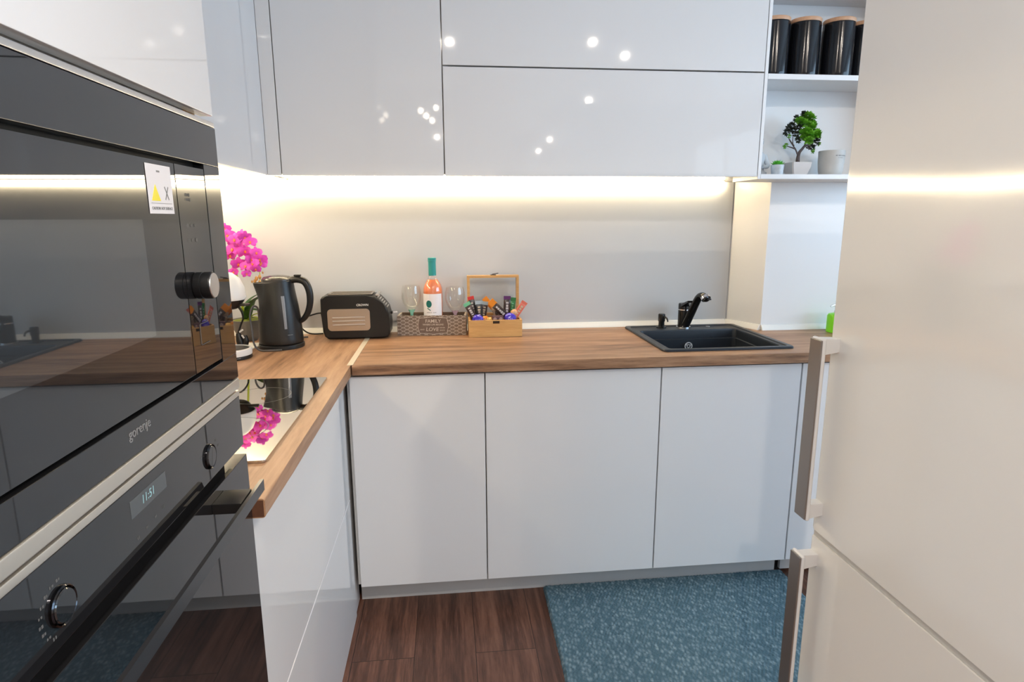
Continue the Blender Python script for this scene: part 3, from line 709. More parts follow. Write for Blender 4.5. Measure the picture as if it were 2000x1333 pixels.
hd = B(); prism(hd, [(0.617, -2.09, 0.953), (0.622, -2.09, 0.970), (0.6275, -2.09, 0.9705), (0.6275, -2.09, 0.953)], (0, 0.470, 0), 0.0008)
hh = obj('handle', hd, mat('handle_graphite', (0.10, 0.10, 0.105), 0.28, metal=0.8), ov_)
for y in (-1.674, -2.075):
    m_ = B(); bx(m_, X - .0004, 0.6185, y - .024, y + .024, 0.9535, 0.9685, 0.001); obj('handle_mount', m_, M_['black_plastic'], hh)

# ================================================================== FRIDGE
FX = 1.60
t = thing('fridge_freezer', 'tall glossy white two-door fridge freezer at right', 'fridge', (1.95, -1.80, 0.0))
b = B(); bx(b, 1.662, 2.25, -2.10, -1.505, 0.02, 1.95, 0.004); obj('body', b, M_['fridge_white'], t)
def fdoor(z0, z1):
    b = B(); prism(b, [(x, y, z0) for x, y in rrect(FX + .0285, -1.80, 0.057, 0.60, 0.007, 5)], (0, 0, z1 - z0), 0.004, 3)
    return b
obj('door', fdoor(0.7665, 1.955), M_['fridge_white'], t)
obj('door', fdoor(0.05, 0.7535), M_['fridge_white'], t)
b = B(); bx(b, 1.603, 1.66, -2.095, -1.505, 0.7542, 0.7658); obj('door_seal', b, mat('seal_grey', (0.5, 0.48, 0.45), 0.5), t)
b = B(); bx(b, 1.62, 1.66, -2.09, -1.51, 0.0, 0.045); obj('base_grille', b, M_['plastic_white'], t)
def fhandle(z0, z1, name='handle'):
    y0, y1 = -1.5385, -1.503
    b = B(); bx(b, 1.5618, 1.5695, y0, y1, z0, z1, 0.0035, 3)
    for zz in (z0 + .001, z1 - .031):
        prism(b, [(1.566, y0 + .006, zz), (FX + .001, y0 + .010, zz + .004), (FX + .001, y0 + .010, zz + .028), (1.566, y0 + .006, zz + .030)], (0, 0.022, 0), 0.001)
    h = obj(name, b, M_['plastic_white'], t)
    b = B(); bx(b, 1.5585, 1.5622, y0 + .001, y1 - .001, z0 + .003, z1 - .003, 0.0015); obj('handle_strip', b, M_['handle_metal'], h)
fhandle(0.800, 1.146); fhandle(0.372, 0.728)

# ================================================================== RUG
def rug():
    x0, x1, y0, y1 = 1.238, 2.175, -1.47, -0.4905
    nx, ny = 330, 330
    b = B(); rnd = random.Random(3); V = []
    for j in range(ny + 1):
        row = []
        for i in range(nx + 1):
            u, v = i / nx, j / ny
            x = x0 + (x1 - x0) * u; y = y0 + (y1 - y0) * v
            edge = min(u * (x1 - x0), (1 - u) * (x1 - x0), v * (y1 - y0), (1 - v) * (y1 - y0))
            h = 0.0125 + 0.0012 * math.sin(x * 520 + 2.0 * math.sin(y * 31)) * math.sin(y * 330 + 1.4 * math.sin(x * 47)) + rnd.uniform(-.0009, .0009)
            if edge < 0.006: h *= (0.35 + 0.65 * edge / 0.006); x += rnd.uniform(-.0015, .0015); y += rnd.uniform(-.0015, .0015)
            if edge <= 1e-9: h = 0.001
            # the far end sits a touch askew
            row.append(b.verts.new((x + 0.012 * (y - y1) * 1.2, y + 0.004 * u, h)))
        V.append(row)
    for j in range(ny):
        for i in range(nx): b.faces.new((V[j][i], V[j][i + 1], V[j + 1][i + 1], V[j + 1][i]))
    return b
m, n, l, bs = nt('rug_wool')
tc = n.new('ShaderNodeTexCoord'); mp = n.new('ShaderNodeMapping'); mp.inputs['Scale'].default_value = (88, 46, 1); l.new(tc.outputs['Object'], mp.inputs['Vector'])
mp.inputs['Rotation'].default_value = (0, 0, 0.25)
vo = n.new('ShaderNodeTexVoronoi'); vo.inputs['Scale'].default_value = 1.0; vo.inputs['Randomness'].default_value = 0.65; l.new(mp.outputs['Vector'], vo.inputs['Vector'])
no = n.new('ShaderNodeTexNoise'); no.inputs['Scale'].default_value = 420; no.inputs['Detail'].default_value = 3; l.new(tc.outputs['Object'], no.inputs['Vector'])
n3 = n.new('ShaderNodeTexNoise'); n3.inputs['Scale'].default_value = 26; n3.inputs['Detail'].default_value = 2; l.new(tc.outputs['Object'], n3.inputs['Vector'])
cr = n.new('ShaderNodeValToRGB'); cr.color_ramp.elements[0].position = 0.10; cr.color_ramp.elements[0].color = (1, 1, 1, 1); cr.color_ramp.elements[1].position = 0.62; cr.color_ramp.elements[1].color = (0, 0, 0, 1); l.new(vo.outputs['Distance'], cr.inputs['Fac'])
mu = n.new('ShaderNodeMath'); mu.operation = 'MULTIPLY'; l.new(cr.outputs['Color'], mu.inputs[0])
r3_ = n.new('ShaderNodeMapRange'); r3_.inputs[1].default_value = 0.15; r3_.inputs[2].default_value = 0.75; n3.inputs['Scale'].default_value = 95; l.new(n3.outputs['Fac'], r3_.inputs[0]); l.new(r3_.outputs[0], mu.inputs[1])
c1 = n.new('ShaderNodeMix'); c1.data_type = 'RGBA'; c1.inputs[6].default_value = (0.030, 0.068, 0.092, 1); c1.inputs[7].default_value = (0.16, 0.255, 0.30, 1); l.new(no.outputs['Fac'], c1.inputs[0])
c2 = n.new('ShaderNodeMix'); c2.data_type = 'RGBA'; l.new(mu.outputs[0], c2.inputs[0]); l.new(c1.outputs[2], c2.inputs[6]); c2.inputs[7].default_value = (0.33, 0.43, 0.46, 1)
l.new(c2.outputs[2], bs.inputs['Base Color']); bs.inputs['Roughness'].default_value = 0.95; bs.inputs['Specular IOR Level'].default_value = 0.1
tag(obj('woven_rug', rug(), m, origin=(1.70, -1.0, 0.0), angle=180), 'teal blue woven rug with pale flecks on the dark floor', 'rug')

# ================================================================== KETTLE
k = thing('electric_kettle', 'matt black electric kettle on its base beside the toaster', 'kettle', (0.306, -0.262, 0.9))
b = B(); lathe(b, [(0.0, 0), (0.079, 0), (0.080, 0.004), (0.079, 0.013), (0.074, 0.017), (0, 0.017)], n=48); obj('power_base', b, M_['black_plastic'], k, world=False)
b = B()
prof = [(0.0, 0.0185), (0.0755, 0.0185), (0.077, 0.022), (0.077, 0.034), (0.0762, 0.036), (0.0745, 0.07), (0.0715, 0.11), (0.067, 0.15), (0.0625, 0.18), (0.058, 0.208), (0.0565, 0.225), (0.055, 0.238), (0.052, 0.240)]
lathe(b, prof, n=56, cap=False)
b.verts.ensure_lookup_table()
for v in b.verts:   # pull the spout out of the upper body
    z = v.co.z
    if z > 0.165:
        a = math.atan2(v.co.y, v.co.x); d = abs(((a - (PI + 0.25)) + PI) % (2 * PI) - PI)
        if d < 0.5: v.co.x -= 0.030 * (1 - d / 0.5) * ((z - 0.165) / 0.075) * .9; v.co.y -= 0.006 * (1 - d / .5) * ((z - .165) / .075)
    if z > 0.2: v.co.z += -v.co.x * -0.06
kb_ = obj('jug', b, M_['kettle_black'], k, world=False)
b = B(); lathe(b, [(0.0535, 0.2365), (0.053, 0.247), (0.045, 0.2545), (0.025, 0.2585), (0, 0.259)], n=48); obj('lid', b, mat('lid_black', (0.035, 0.032, 0.03), 0.25), k, world=False)
b = B(); tube(b, [(0.040, -0.004, 0.240), (0.070, -0.008, 0.245), (0.098, -0.012, 0.236), (0.112, -0.014, 0.205), (0.113, -0.014, 0.165), (0.104, -0.012, 0.130), (0.088, -0.009, 0.105), (0.072, -0.006, 0.092)], [0.013, 0.0125, 0.013, 0.0125, 0.0115, 0.011, 0.010, 0.008], 14, 6, flat=1.0); obj('handle', b, M_['black_plastic'], k, world=False)
b = B(); bx(b, 0.062, 0.086, -0.016, 0.0, 0.256, 0.262, 0.002); obj('lid_button', b, M_['black_plastic'], k, world=False)
# water window: a pale strip that follows the jug, facing the camera side
b = B(); ang = math.radians(-62)
rows = []
for i in range(9):
    z = 0.075 + i * 0.0145
    for (r0, z0), (r1, z1) in zip(prof, prof[1:]):
        if z0 <= z <= z1 and z1 > z0: rr = r0 + (r1 - r0) * (z - z0) / (z1 - z0)
    wdt = 0.0045 + 0.0012 * i / 8
    p = Vector((rr * math.cos(ang), rr * math.sin(ang), z)); tt = Vector((-math.sin(ang), math.cos(ang), 0)); nn = Vector((math.cos(ang), math.sin(ang), 0))
    rows.append([b.verts.new(p - tt * wdt + nn * .0006), b.verts.new(p + nn * .0016), b.verts.new(p + tt * wdt + nn * .0006)])
for a_, c_ in zip(rows, rows[1:]):
    for q in (0, 1): b.faces.new((a_[q], a_[q + 1], c_[q + 1], c_[q]))
obj('water_window', b, mat('water_window', (0.20, 0.21, 0.23), 0.2), k, world=False)
b = B(); a2 = math.radians(-52); rr = 0.0770
marks(b, (rr * math.cos(a2), rr * math.sin(a2), 0.053), (-math.sin(a2), math.cos(a2), 0), (0, 0, 1), 0.019, 0.0022, 8, seed=5); obj('brand_mark', b, M_['print_grey'], k, world=False, smooth=False)
b = B()
tube(b, [(0.02, -0.083, 0.004), (-0.02, -0.088, 0.004), (-0.055, -0.085, 0.006), (-0.072, -0.085, 0.03), (-0.078, -0.075, 0.08), (-0.085, -0.06, 0.125), (-0.078, -0.045, 0.153), (-0.066, -0.035, 0.150), (-0.064, -0.03, 0.12), (-0.07, -0.01, 0.03), (-0.08, 0.03, 0.006), (-0.02, 0.12, 0.005), (0.06, 0.15, 0.005)], 0.0034, 8, 6); obj('power_cord', b, mat('cord_grey', (0.06, 0.055, 0.055), 0.4), k, world=False)
# loose black cable behind, between kettle and toaster
b = B(); tube(b, [(0.352, -0.085, 0.978), (0.372, -0.07, 0.983), (0.395, -0.055, 0.988), (0.420, -0.05, 0.989), (0.44, -0.026, 0.985)], 0.003, 8)
tube(b, [(0.352, -0.085, 0.978), (0.335, -0.07, 0.96), (0.33, -0.05, 0.93), (0.36, -0.045, 0.906), (0.41, -0.04, 0.904)], 0.003, 8)
tag(obj('power_cable', b, M_['black_plastic'], origin=(0.38, -0.06, 0.901)), 'thin black cable running from behind kettle to toaster', 'cable')

# ================================================================== TOASTER
TX0, TX1, TY0, TY1 = 0.430, 0.684, -0.162, -0.034
t = thing('toaster', 'black long-bodied toaster with ribbed steel panel beside the wooden crate', 'toaster', (0.557, -0.098, 0.9))
prof = [(0.434, 0.930), (0.440, 0.912), (0.452, 0.9035), (0.660, 0.9035), (0.677, 0.9065), (0.685, 0.918), (0.6865, 0.950), (0.684, 0.995), (0.679, 1.018), (0.664, 1.038), (0.648, 1.056), (0.634, 1.066), (0.60, 1.0695), (0.50, 1.0705), (0.455, 1.069), (0.437, 1.066), (0.430, 1.055), (0.430, 1.0)]
b = B(); prism(b, [(x, TY0, z) for x, z in prof], (0, TY1 - TY0, 0), 0.007, 4); obj('housing', b, M_['black_plastic'], t)
b = B(); prism(b, [(x, TY0 - .0016, z) for x, z in rrect(0.5335, 0.977, 0.159, 0.084, 0.014, 5)], (0, 0.0022, 0), 0.0006); sp_ = obj('side_panel', b, M_['steel'], t)
for z in (0.9575, 0.972, 0.9855):
    b = B(); tube(b, [(0.472, TY0 - .0016, z), (0.594, TY0 - .0016, z + .001)], 0.0034, 12, smooth=False); obj('rib', b, M_['alu'], sp_)
b = B()
bx(b, 0.461, 0.618, TY0 + .020, TY0 + .028, 1.0705, 1.0745, .001); bx(b, 0.461, 0.618, TY1 - .028, TY1 - .020, 1.0705, 1.0745, .001); bx(b, 0.461, 0.618, -0.102, -0.094, 1.0705, 1.0745, .001)
bx(b, 0.455, 0.463, TY0 + .020, TY1 - .020, 1.0705, 1.0745, .001); bx(b, 0.616, 0.624, TY0 + .020, TY1 - .020, 1.0705, 1.0745, .001)
obj('slot_frame', b, M_['steel'], t)
for y0, y1 in ((TY0 + .0285, -0.1025), (-0.0935, TY1 - .0285)):
    obj('bread_slot', bx(B(), 0.4635, 0.6155, y0, y1, 1.0705, 1.0715), M_['dark_gap'], t, smooth=False)
b = B()
for i in range(6):
    u = i / 5; x = 0.644 + .034 * u; z = 1.0605 - .038 * u
    bx(b, x - .0022, x + .0022, TY0 + .018, TY0 + .075, z - .002, z + .0025, 0.0006, rot=Euler((0, 0.84, 0)))
obj('control_ribs', b, M_['alu'], t)
b = B(); bx(b, 0.636, 0.648, TY0 + .012, TY1 - .012, 1.066, 1.0735, 0.002); obj('top_cover', b, M_['alu'], t)
b = B(); bx(b, 0.686, 0.694, -0.106, -0.090, 0.988, 0.999, 0.002); lv = obj('lever', b, M_['black_plastic'], t)
text('logo', 'CROWN', 0.0115, (0.5865, TY0 - .0003, 1.033), (1, 0, 0), (0, 0, 1), M_['print_white'], t, bold=0.0002)
b = B(); bx(b, 0.6945, 0.712, -0.101, -0.093, 0.9905, 0.9965, 0.002); obj('lever_grip', b, M_['plastic_white'], lv)

# ================================================================== CRATE with bottle and glasses
ca = math.radians(-4.5)
cr_ = thing('wooden_crate', 'shabby brown wooden crate reading FAMILY, between toaster and bamboo box', 'crate', (0.849, -0.066, 0.9), ca)
CW, CD, CH = 0.272, 0.098, 0.079
m, n, l, bs = nt('crate_print')
tc = n.new('ShaderNodeTexCoord'); se = n.new('ShaderNodeSeparateXYZ'); l.new(tc.outputs['Object'], se.inputs[0])
def mn(op, a, b2=None, c2=None):
    x = n.new('ShaderNodeMath'); x.operation = op
    for i, q in enumerate((a, b2, c2)):
        if q is None: continue
        if isinstance(q, (int, float)): x.inputs[i].default_value = q
        else: l.new(q, x.inputs[i])
    return x.outputs[0]
s_ = mn('MULTIPLY', mn('SINE', mn('MULTIPLY', se.outputs['X'], 2 * PI / 0.030)), 0.5)
w_ = mn('MULTIPLY', se.outputs['Z'], 1 / 0.0070)
l1 = mn('LESS_THAN', mn('PINGPONG', mn('SUBTRACT', w_, s_), 1.0), 0.2)
l2 = mn('LESS_THAN', mn('PINGPONG', mn('ADD', mn('ADD', w_, s_), 1.0), 1.0), 0.2)
ln = mn('MAXIMUM', l1, l2)
nz = n.new('ShaderNodeTexNoise'); nz.inputs['Scale'].default_value = 55; nz.inputs['Detail'].default_value = 5; l.new(tc.outputs['Object'], nz.inputs['Vector'])
cA = n.new('ShaderNodeMix'); cA.data_type = 'RGBA'; cA.inputs[6].default_value = (0.10, 0.066, 0.045, 1); cA.inputs[7].default_value = (0.26, 0.195, 0.15, 1); l.new(nz.outputs['Fac'], cA.inputs[0])
cB = n.new('ShaderNodeMix'); cB.data_type = 'RGBA'; l.new(mn('MULTIPLY', ln, 0.85), cB.inputs[0]); l.new(cA.outputs[2], cB.inputs[6]); cB.inputs[7].default_value = (0.44, 0.37, 0.31, 1)
l.new(cB.outputs[2], bs.inputs['Base Color']); bs.inputs['Roughness'].default_value = 0.7
M_['crate'] = m
M_['crate_plain'] = mat('crate_wood', (0.17, 0.12, 0.085), 0.7, var=0.3, vscale=60)
M_['crate_pale'] = mat('crate_pale_print', (0.52, 0.44, 0.37), 0.7, var=0.2, vscale=90)
M_['crate_edge'] = mat('crate_edge', (0.50, 0.42, 0.34), 0.7, var=0.25, vscale=90)
b = B(); bx(b, -CW / 2, CW / 2, -CD / 2, -CD / 2 + .008, 0, CH, 0.001); obj('front_board', b, M_['crate'], cr_, world=False)
b = B(); bx(b, -CW / 2, CW / 2, CD / 2 - .008, CD / 2, 0, CH, 0.001); obj('back_board', b, M_['crate_plain'], cr_, world=False)
for sx in (-1, 1):
    b = B(); bx(b, sx * CW / 2, sx * (CW / 2 - .008), -CD / 2 + .0085, CD / 2 - .0085, 0, CH, 0.001); obj('end_board', b, M_['crate_edge'], cr_, world=False)
b = B(); bx(b, -CW / 2 + .0085, CW / 2 - .0085, -CD / 2 + .0085, CD / 2 - .0085, 0.001, 0.007); obj('bottom_board', b, M_['crate_plain'], cr_, world=False)
# plaque
yf = -CD / 2
out = []
pw, ph = 0.118, 0.065; pcx, pcz = 0.006, 0.0395
for i in range(96):
    a = 2 * PI * i / 96; cx_, sz_ = math.cos(a), math.sin(a)
    rx = pw / 2 * min(1.0, 1.0 / max(abs(cx_), 1e-4)) if False else 0
    # superellipse with scalloped middle of each side
    e_ = 0.28
    x = pw / 2 * math.copysign(abs(cx_) ** e_, cx_); z = ph / 2 * math.copysign(abs(sz_) ** e_, sz_)
    if abs(x) > pw / 2 * .93: x -= math.copysign(0.0035 * math.cos(z / (ph / 2) * PI * 1.5) ** 2 * (abs(z) < ph / 2 * .8), x) * .8 - math.copysign(0.004 * max(0, 1 - abs(z) / 0.006), x)
    if abs(z) > ph / 2 * .93: z += math.copysign(0.0025 * max(0, 1 - abs(x) / 0.008), z) - math.copysign(0.0012 * math.sin(abs(x) / (pw / 2) * PI), z)
    out.append((pcx + x, pcz + z))
b = B(); prism(b, [(x, yf - .0006, z) for x, z in out], (0, 0.0006, 0)); pq = obj('plaque', b, mat('plaque_brown', (0.155, 0.105, 0.078), 0.7, var=0.15, vscale=80), cr_, world=False)
b = B(); tube(b, [(x, yf - .0008, z) for x, z in out + out[:1]], 0.0009, 6, smooth=False); obj('plaque_outline', b, M_['crate_pale'], pq, world=False)
def ptext(nm, body, size, x, z, **kw):
    bt = text_bm(body, size, extrude=0.0002, **kw); bt.transform(frame((pcx + x, yf - .0009, pcz + z), (1, 0, 0), (0, 0, 1))); return obj(nm, bt, M_['crate_pale'], pq, world=False, smooth=False)
ptext('lettering', 'FAMILY', 0.0190, 0, 0.0175, bold=0.0002)
ptext('lettering', 'WHERE LIFE BEGINS', 0.0092, 0, 0.0035, bold=0.0001)
ptext('lettering', 'LOVE', 0.021, -0.004, -0.0155, shear=0.15, bold=0.0002)
ptext('lettering', 'AND', 0.008, -0.043, -0.016)
ptext('lettering', 'NEVER', 0.0072, 0.036, -0.009)
ptext('lettering', 'ENDS', 0.0078, 0.036, -0.0195)

def cpos(x, y, z=0.9075): # a point inside the crate
    v = Matrix.Rotation(ca, 4, 'Z') @ Vector((x, y, 0)); return (0.849 + v.x, -0.066 + v.y, z)
bo = thing('wine_bottle', 'bottle of rose wine with white label and teal cap in the crate', 'bottle', cpos(0.004, -0.002))
Bz = 0.0
prof = [(0.0, 0.004), (0.030, 0.0), (0.037, 0.003), (0.0385, 0.012), (0.0395, 0.13), (0.0395, 0.162), (0.0383, 0.176), (0.0345, 0.191), (0.0280, 0.203), (0.0205, 0.213), (0.0160, 0.222), (0.0150, 0.230), (0.0142, 0.270), (0.0142, 0.29)]
b = B(); lathe(b, prof, n=48); obj('glass', b, M_['glass'], bo, world=False)
prof = [(0.0, 0.008), (0.034, 0.006), (0.0370, 0.014), (0.0380, 0.13), (0.0380, 0.161), (0.0368, 0.175), (0.033, 0.189), (0.0265, 0.201), (0.0190, 0.2115), (0, 0.2117)]
b = B(); lathe(b, prof, n=48); obj('wine', b, M_['rose'], bo, world=False)
b = B(); lathe(b, [(0.0146, 0.226), (0.0152, 0.227), (0.0150, 0.281), (0.0163, 0.282), (0.0163, 0.286), (0.0156, 0.287), (0.0163, 0.288), (0.0163, 0.295), (0.015, 0.2965), (0, 0.2965)], n=40); obj('capsule', b, M_['teal'], bo, world=False)
def arc_patch(b, r, a0, a1, z0, z1, n_=24, inside=None):
    rows = []
    for i in range(n_ + 1):
        a = a0 + (a1 - a0) * i / n_
        rows.append((b.verts.new((r * math.cos(a), r * math.sin(a), z0)), b.verts.new((r * math.cos(a), r * math.sin(a), z1))))
    for p, q in zip(rows, rows[1:]): b.faces.new((p[0], q[0], q[1], p[1]))
b = B(); arc_patch(b, 0.0399, math.radians(-90 - 72), math.radians(-90 + 58), 0.05, 0.1565); lb_ = obj('label', b, M_['label'], bo, world=False)
b = B()   # round emblem with a short tail, wrapped on the label
cen = []; a0 = math.radians(-90 - 24)
def lp(u, v): a = a0 + u / 0.0402; return (0.0408 * math.cos(a), 0.0408 * math.sin(a), v)
c0 = b.verts.new(lp(0, 0.1165)); rg = [b.verts.new(lp(0.0118 * math.cos(q * PI / 14), 0.1165 + 0.0145 * math.sin(q * PI / 14))) for q in range(28)]
for q in range(28): b.faces.new((c0, rg[q], rg[(q + 1) % 28]))
tl = [b.verts.new(lp(*p)) for p in ((-0.008, 0.0985), (0.006, 0.0895), (0.0075, 0.0925), (-0.0055, 0.1015))]; b.faces.new(tl)
obj('emblem', b, M_['teal_dark'], lb_, world=False, smooth=False)
b = B()
for i in range(11):
    if i == 6: continue
    a = a0 + (-0.008 + i * 0.0036) / 0.0402
    marks(b, (0.0404 * math.cos(a), 0.0404 * math.sin(a), 0.0825), (-math.sin(a), math.cos(a), 0), (0, 0, 1), 0.003, 0.0035, 1, seed=i)
obj('small_print', b, M_['print_grey'], lb_, world=False, smooth=False)
def wine_glass(pos, m_base, label, hgt):
    g = thing('wine_glass', label, 'glass', pos, 0, 'wine glasses in the crate')
    zb = hgt
    outp = [(0.0175, zb + .0), (0.028, zb + .012), (0.037, zb + .032), (0.0405, zb + .052), (0.0395, zb + .072), (0.0345, zb + .094)]
    inn = [(r - .0012, z) for r, z in reversed(outp[1:])] + [(0.012, zb + .0035)]
    b = B(); lathe(b, [(0.0, zb - .001)] + outp + inn + [(0, zb + .003)], n=40); obj('bowl', b, M_['glass'], g, world=False)
    b = B(); lathe(b, [(0, zb - .0015), (0.015, zb - .0015), (0.010, zb - .010), (0.0065, zb - .016), (0.006, zb - .03), (0.006, 0.012), (0.012, 0.004), (0.03, 0.002), (0.031, 0.0), (0, 0)], n=32); obj('stem', b, m_base, g, world=False)
    return g
wine_glass(cpos(-0.083, 0.0), M_['glass_green'], 'clear wine glass with greenish stem, left of the wine bottle', 0.092)
wine_glass(cpos(0.091, 0.002), M_['glass_pink'], 'clear wine glass with pinkish stem, right of the wine bottle', 0.086)

# ================================================================== BAMBOO BOX
BX0, BX1, BY0, BY1 = 0.990, 1.199, -0.180, -0.072
t = thing('bamboo_box', 'open bamboo box full of chocolate bars with lid raised', 'box', (1.094, -0.126, 0.9))
b = B(); bx(b, BX0, BX1, BY0, BY0 + .008, 0.9, 0.9665, 0.0008); bx(b, BX0, BX1, BY1 - .008, BY1, 0.9, 0.9665, 0.0008); bx(b, BX0, BX0 + .008, BY0 + .008, BY1 - .008, 0.9, 0.9665); bx(b, BX1 - .008, BX1, BY0 + .008, BY1 - .008, 0.9, 0.9665); bx(b, BX0 + .008, BX1 - .008, BY0 + .008, BY1 - .008, 0.9, 0.905)
obj('box_body', b, M_['bamboo'], t)
b = B(); ly0, ly1 = -0.071, -0.047; z0, z1 = 0.968, 1.131
bx(b, BX0, BX1, ly0, ly1, z1 - .010, z1, .0008); bx(b, BX0, BX1, ly0, ly1, z0, z0 + .010, .0008); bx(b, BX0, BX0 + .0105, ly0, ly1, z0 + .010, z1 - .010); bx(b, BX1 - .0105, BX1, ly0, ly1, z0 + .010, z1 - .010)
ld = obj('lid_frame', b, M_['bamboo'], t)
obj('lid_glass', bx(B(), BX0 + .0095, BX1 - .0095, -0.0545, -0.0525, z0 + .009, z1 - .009), thin_glass('lid_glass', (0.95, 0.96, 0.96), 1.5), ld, smooth=False)
b = B(); bx(b, 1.084, 1.110, BY0 - .002, BY0, 0.953, 0.9635, 0.0008); tube(b, [(1.090, BY0 - .003, 0.9615), (1.104, BY0 - .003, 0.9615)], 0.0015, 8, smooth=False); obj('clasp', b, mat('bronze_dark', (0.045, 0.030, 0.022), 0.4, metal=0.6), t)
CL = bpy.data.materials['bronze_dark']
b = B(); bx(b, 1.085, 1.107, ly0 + .004, ly0 + .014, z1, z1 + .0025, .0006); tube(b, [(1.092, ly0 + .008, z1 + .004), (1.104, ly0 + .004, z1 + .006), (1.116, ly0 + .002, z1 + .0085)], 0.0014, 8); obj('hook', b, CL, ld)

# chocolate bars: flow-wrapped, each its own thing
def cmat(name, col, rough=0.3): 
    if name not in M_: M_[name] = mat(name, col, rough, spec=0.6, var=0.12, vscale=120)
    return M_[name]
def choc_bar(label, top, bot, y, wid, body, tip, txt, tilt_y=0.0, th=0.011, tiplen=0.013, tail=None, seed=1, name='chocolate_bar'):
    tx, tz = top; bxx, bz = bot
    dx, dz = tx - bxx, tz - bz; L = math.hypot(dx, dz); ang = math.atan2(dx, dz)
    o = bpy.data.objects.new(name, None); C.objects.link(o); o.location = (bxx, y, bz); o.rotation_euler = (tilt_y, ang, 0)
    tag(o, label, 'chocolate bar', 'chocolate bars in the bamboo box')
    # body: pillow
    b = B(); nz, nx = 10, 12; rows = []
    z_end = L - tiplen
    for i in range(nz + 1):
        v = i / nz; z = z_end * v; th_ = th / 2 * (1 - (max(0, v - .8) / .2) ** 2 * .85) * (1 - (max(0, .2 - v) / .2) ** 2 * .85)
        rows.append([b.verts.new((wid / 2 * math.cos(2 * PI * q / nx) * (1.0 if abs(math.cos(2 * PI * q / nx)) < .99 else 1), th_ * math.copysign(abs(math.sin(2 * PI * q / nx)) ** .5, math.sin(2 * PI * q / nx)), z)) for q in range(nx)])
    for p, q in zip(rows, rows[1:]):
        for k_ in range(nx): b.faces.new((p[k_], p[(k_ + 1) % nx], q[(k_ + 1) % nx], q[k_]))
    b.faces.new(rows[0]); b.faces.new(rows[-1])
    obj('wrapper', b, body, o, world=False)
    b = B(); pts = []; nt_ = 8
    x0, x1 = -wid / 2 * 1.06, wid / 2 * 1.06
    for i in range(nt_ + 1): pts.append((x0 + (x1 - x0) * i / nt_, L + (0.0012 if i % 2 else 0)))
    poly = [(x0 * .98, -0.0007, z_end - .001)] + [(x, -0.0007, z) for x, z in pts] + [(x1 * .98, -0.0007, z_end - .001)]
    prism(b, poly, (0, 0.0014, 0)); obj('crimped_end', b, tip, o, world=False)
    if txt is not None:
        b = B(); marks(b, (0, -th / 2 - .0004, z_end * .52), (0, 0, -1), (1, 0, 0), z_end * .72, wid * .42, 5, t=0.0004, seed=seed); obj('printing', b, txt, o, world=False, smooth=False)
    return o
dk = cmat('wrap_dark_brown', (0.035, 0.016, 0.012)); dk2 = cmat('wrap_black', (0.015, 0.014, 0.016)); gr = cmat('wrap_green', (0.03, 0.20, 0.055)); mint = cmat('wrap_mint', (0.16, 0.50, 0.28)); red = cmat('wrap_red', (0.62, 0.035, 0.03))
org = cmat('wrap_orange', (0.85, 0.27, 0.01)); pur = cmat('wrap_purple', (0.11, 0.02, 0.13)); coral = cmat('wrap_coral', (0.72, 0.17, 0.11)); sil = cmat('wrap_silver_blue', (0.42, 0.50, 0.53)); txw = cmat('wrap_print', (0.62, 0.56, 0.53), .5)
crm = cmat('wrap_cream', (0.62, 0.50, 0.34)); gold = cmat('wrap_gold', (0.72, 0.42, 0.10))
choc_bar('dark bar with mint green end leaning left over the box edge', (0.983, 1.030), (1.020, 0.962), -0.135, 0.026, dk, mint, txw, th=.012, seed=11)
choc_bar('dark bar with red end behind the mint green one', (1.001, 1.052), (1.020, 0.962), -0.112, 0.024, dk2, red, txw, seed=12)
choc_bar('dark bar with pale blue end standing left of the box centre', (1.032, 1.036), (1.036, 0.955), -0.128, 0.027, dk2, sil, crm, seed=13)
choc_bar('brown bar with silver end beside the pale blue one', (1.060, 1.030), (1.048, 0.955), -0.106, 0.024, dk, sil, crm, seed=14)
choc_bar('dark bar with orange end lying diagonally in the middle', (1.078, 1.036), (1.142, 0.972), -0.128, 0.026, dk, org, txw, tiplen=.024, th=.012, seed=15)
choc_bar('bar with folded orange wrapper at the back of the box', (1.056, 1.044), (1.094, 1.000), -0.098, 0.022, org, org, None, tiplen=.02, seed=16)
choc_bar('dark bar with purple end standing upright', (1.147, 1.052), (1.144, 0.962), -0.118, 0.027, dk, pur, txw, seed=17)
choc_bar('green bar with a pale leaf print, right of the purple one', (1.172, 1.044), (1.164, 0.965), -0.104, 0.023, gr, gr, mint, seed=18)
choc_bar('coral red bar leaning right over the box edge', (1.216, 1.030), (1.168, 0.960), -0.132, 0.024, coral, coral, crm, th=.010, tiplen=.010, seed=19)
choc_bar('brown and cream bar behind the purple twin pack', (1.098, 1.010), (1.110, 0.955), -0.108, 0.028, cmat('wrap_taupe', (0.30, 0.22, 0.17)), crm, dk, seed=20)
def sweet(name, label, pos, r, m1, m2, flat=0.8, cat='wrapped chocolate', group='wrapped chocolates in the bamboo box'):
    o = thing(name, label, cat, pos, 0, group)
    b = B(); bmesh.ops.create_icosphere(b, subdivisions=3, radius=r); rnd = random.Random(int(pos[0] * 1000))
    for v in b.verts:
        v.co *= 1 + rnd.uniform(-.05, .05); v.co.y *= flat; v.co.z = v.co.z * .95 + r * .95
    obj('foil', b, m1, o, world=False, angle=15)
    b = B(); marks(b, (0, -r * flat - .0006, r * .95), (1, 0, 0), (0, 0, 1), r * .9, r * .55, 3, t=.0012, seed=4); obj('printing', b, m2, o, world=False, smooth=False)
    return o
blu = cmat('foil_blue', (0.06, 0.035, 0.50), .2); vio = cmat('foil_violet', (0.30, 0.25, 0.72), .25)
sweet('wrapped_chocolate', 'round blue-violet foil chocolate at the front left of the bamboo box', (1.027, -0.156, 0.944), 0.0225, blu, vio)
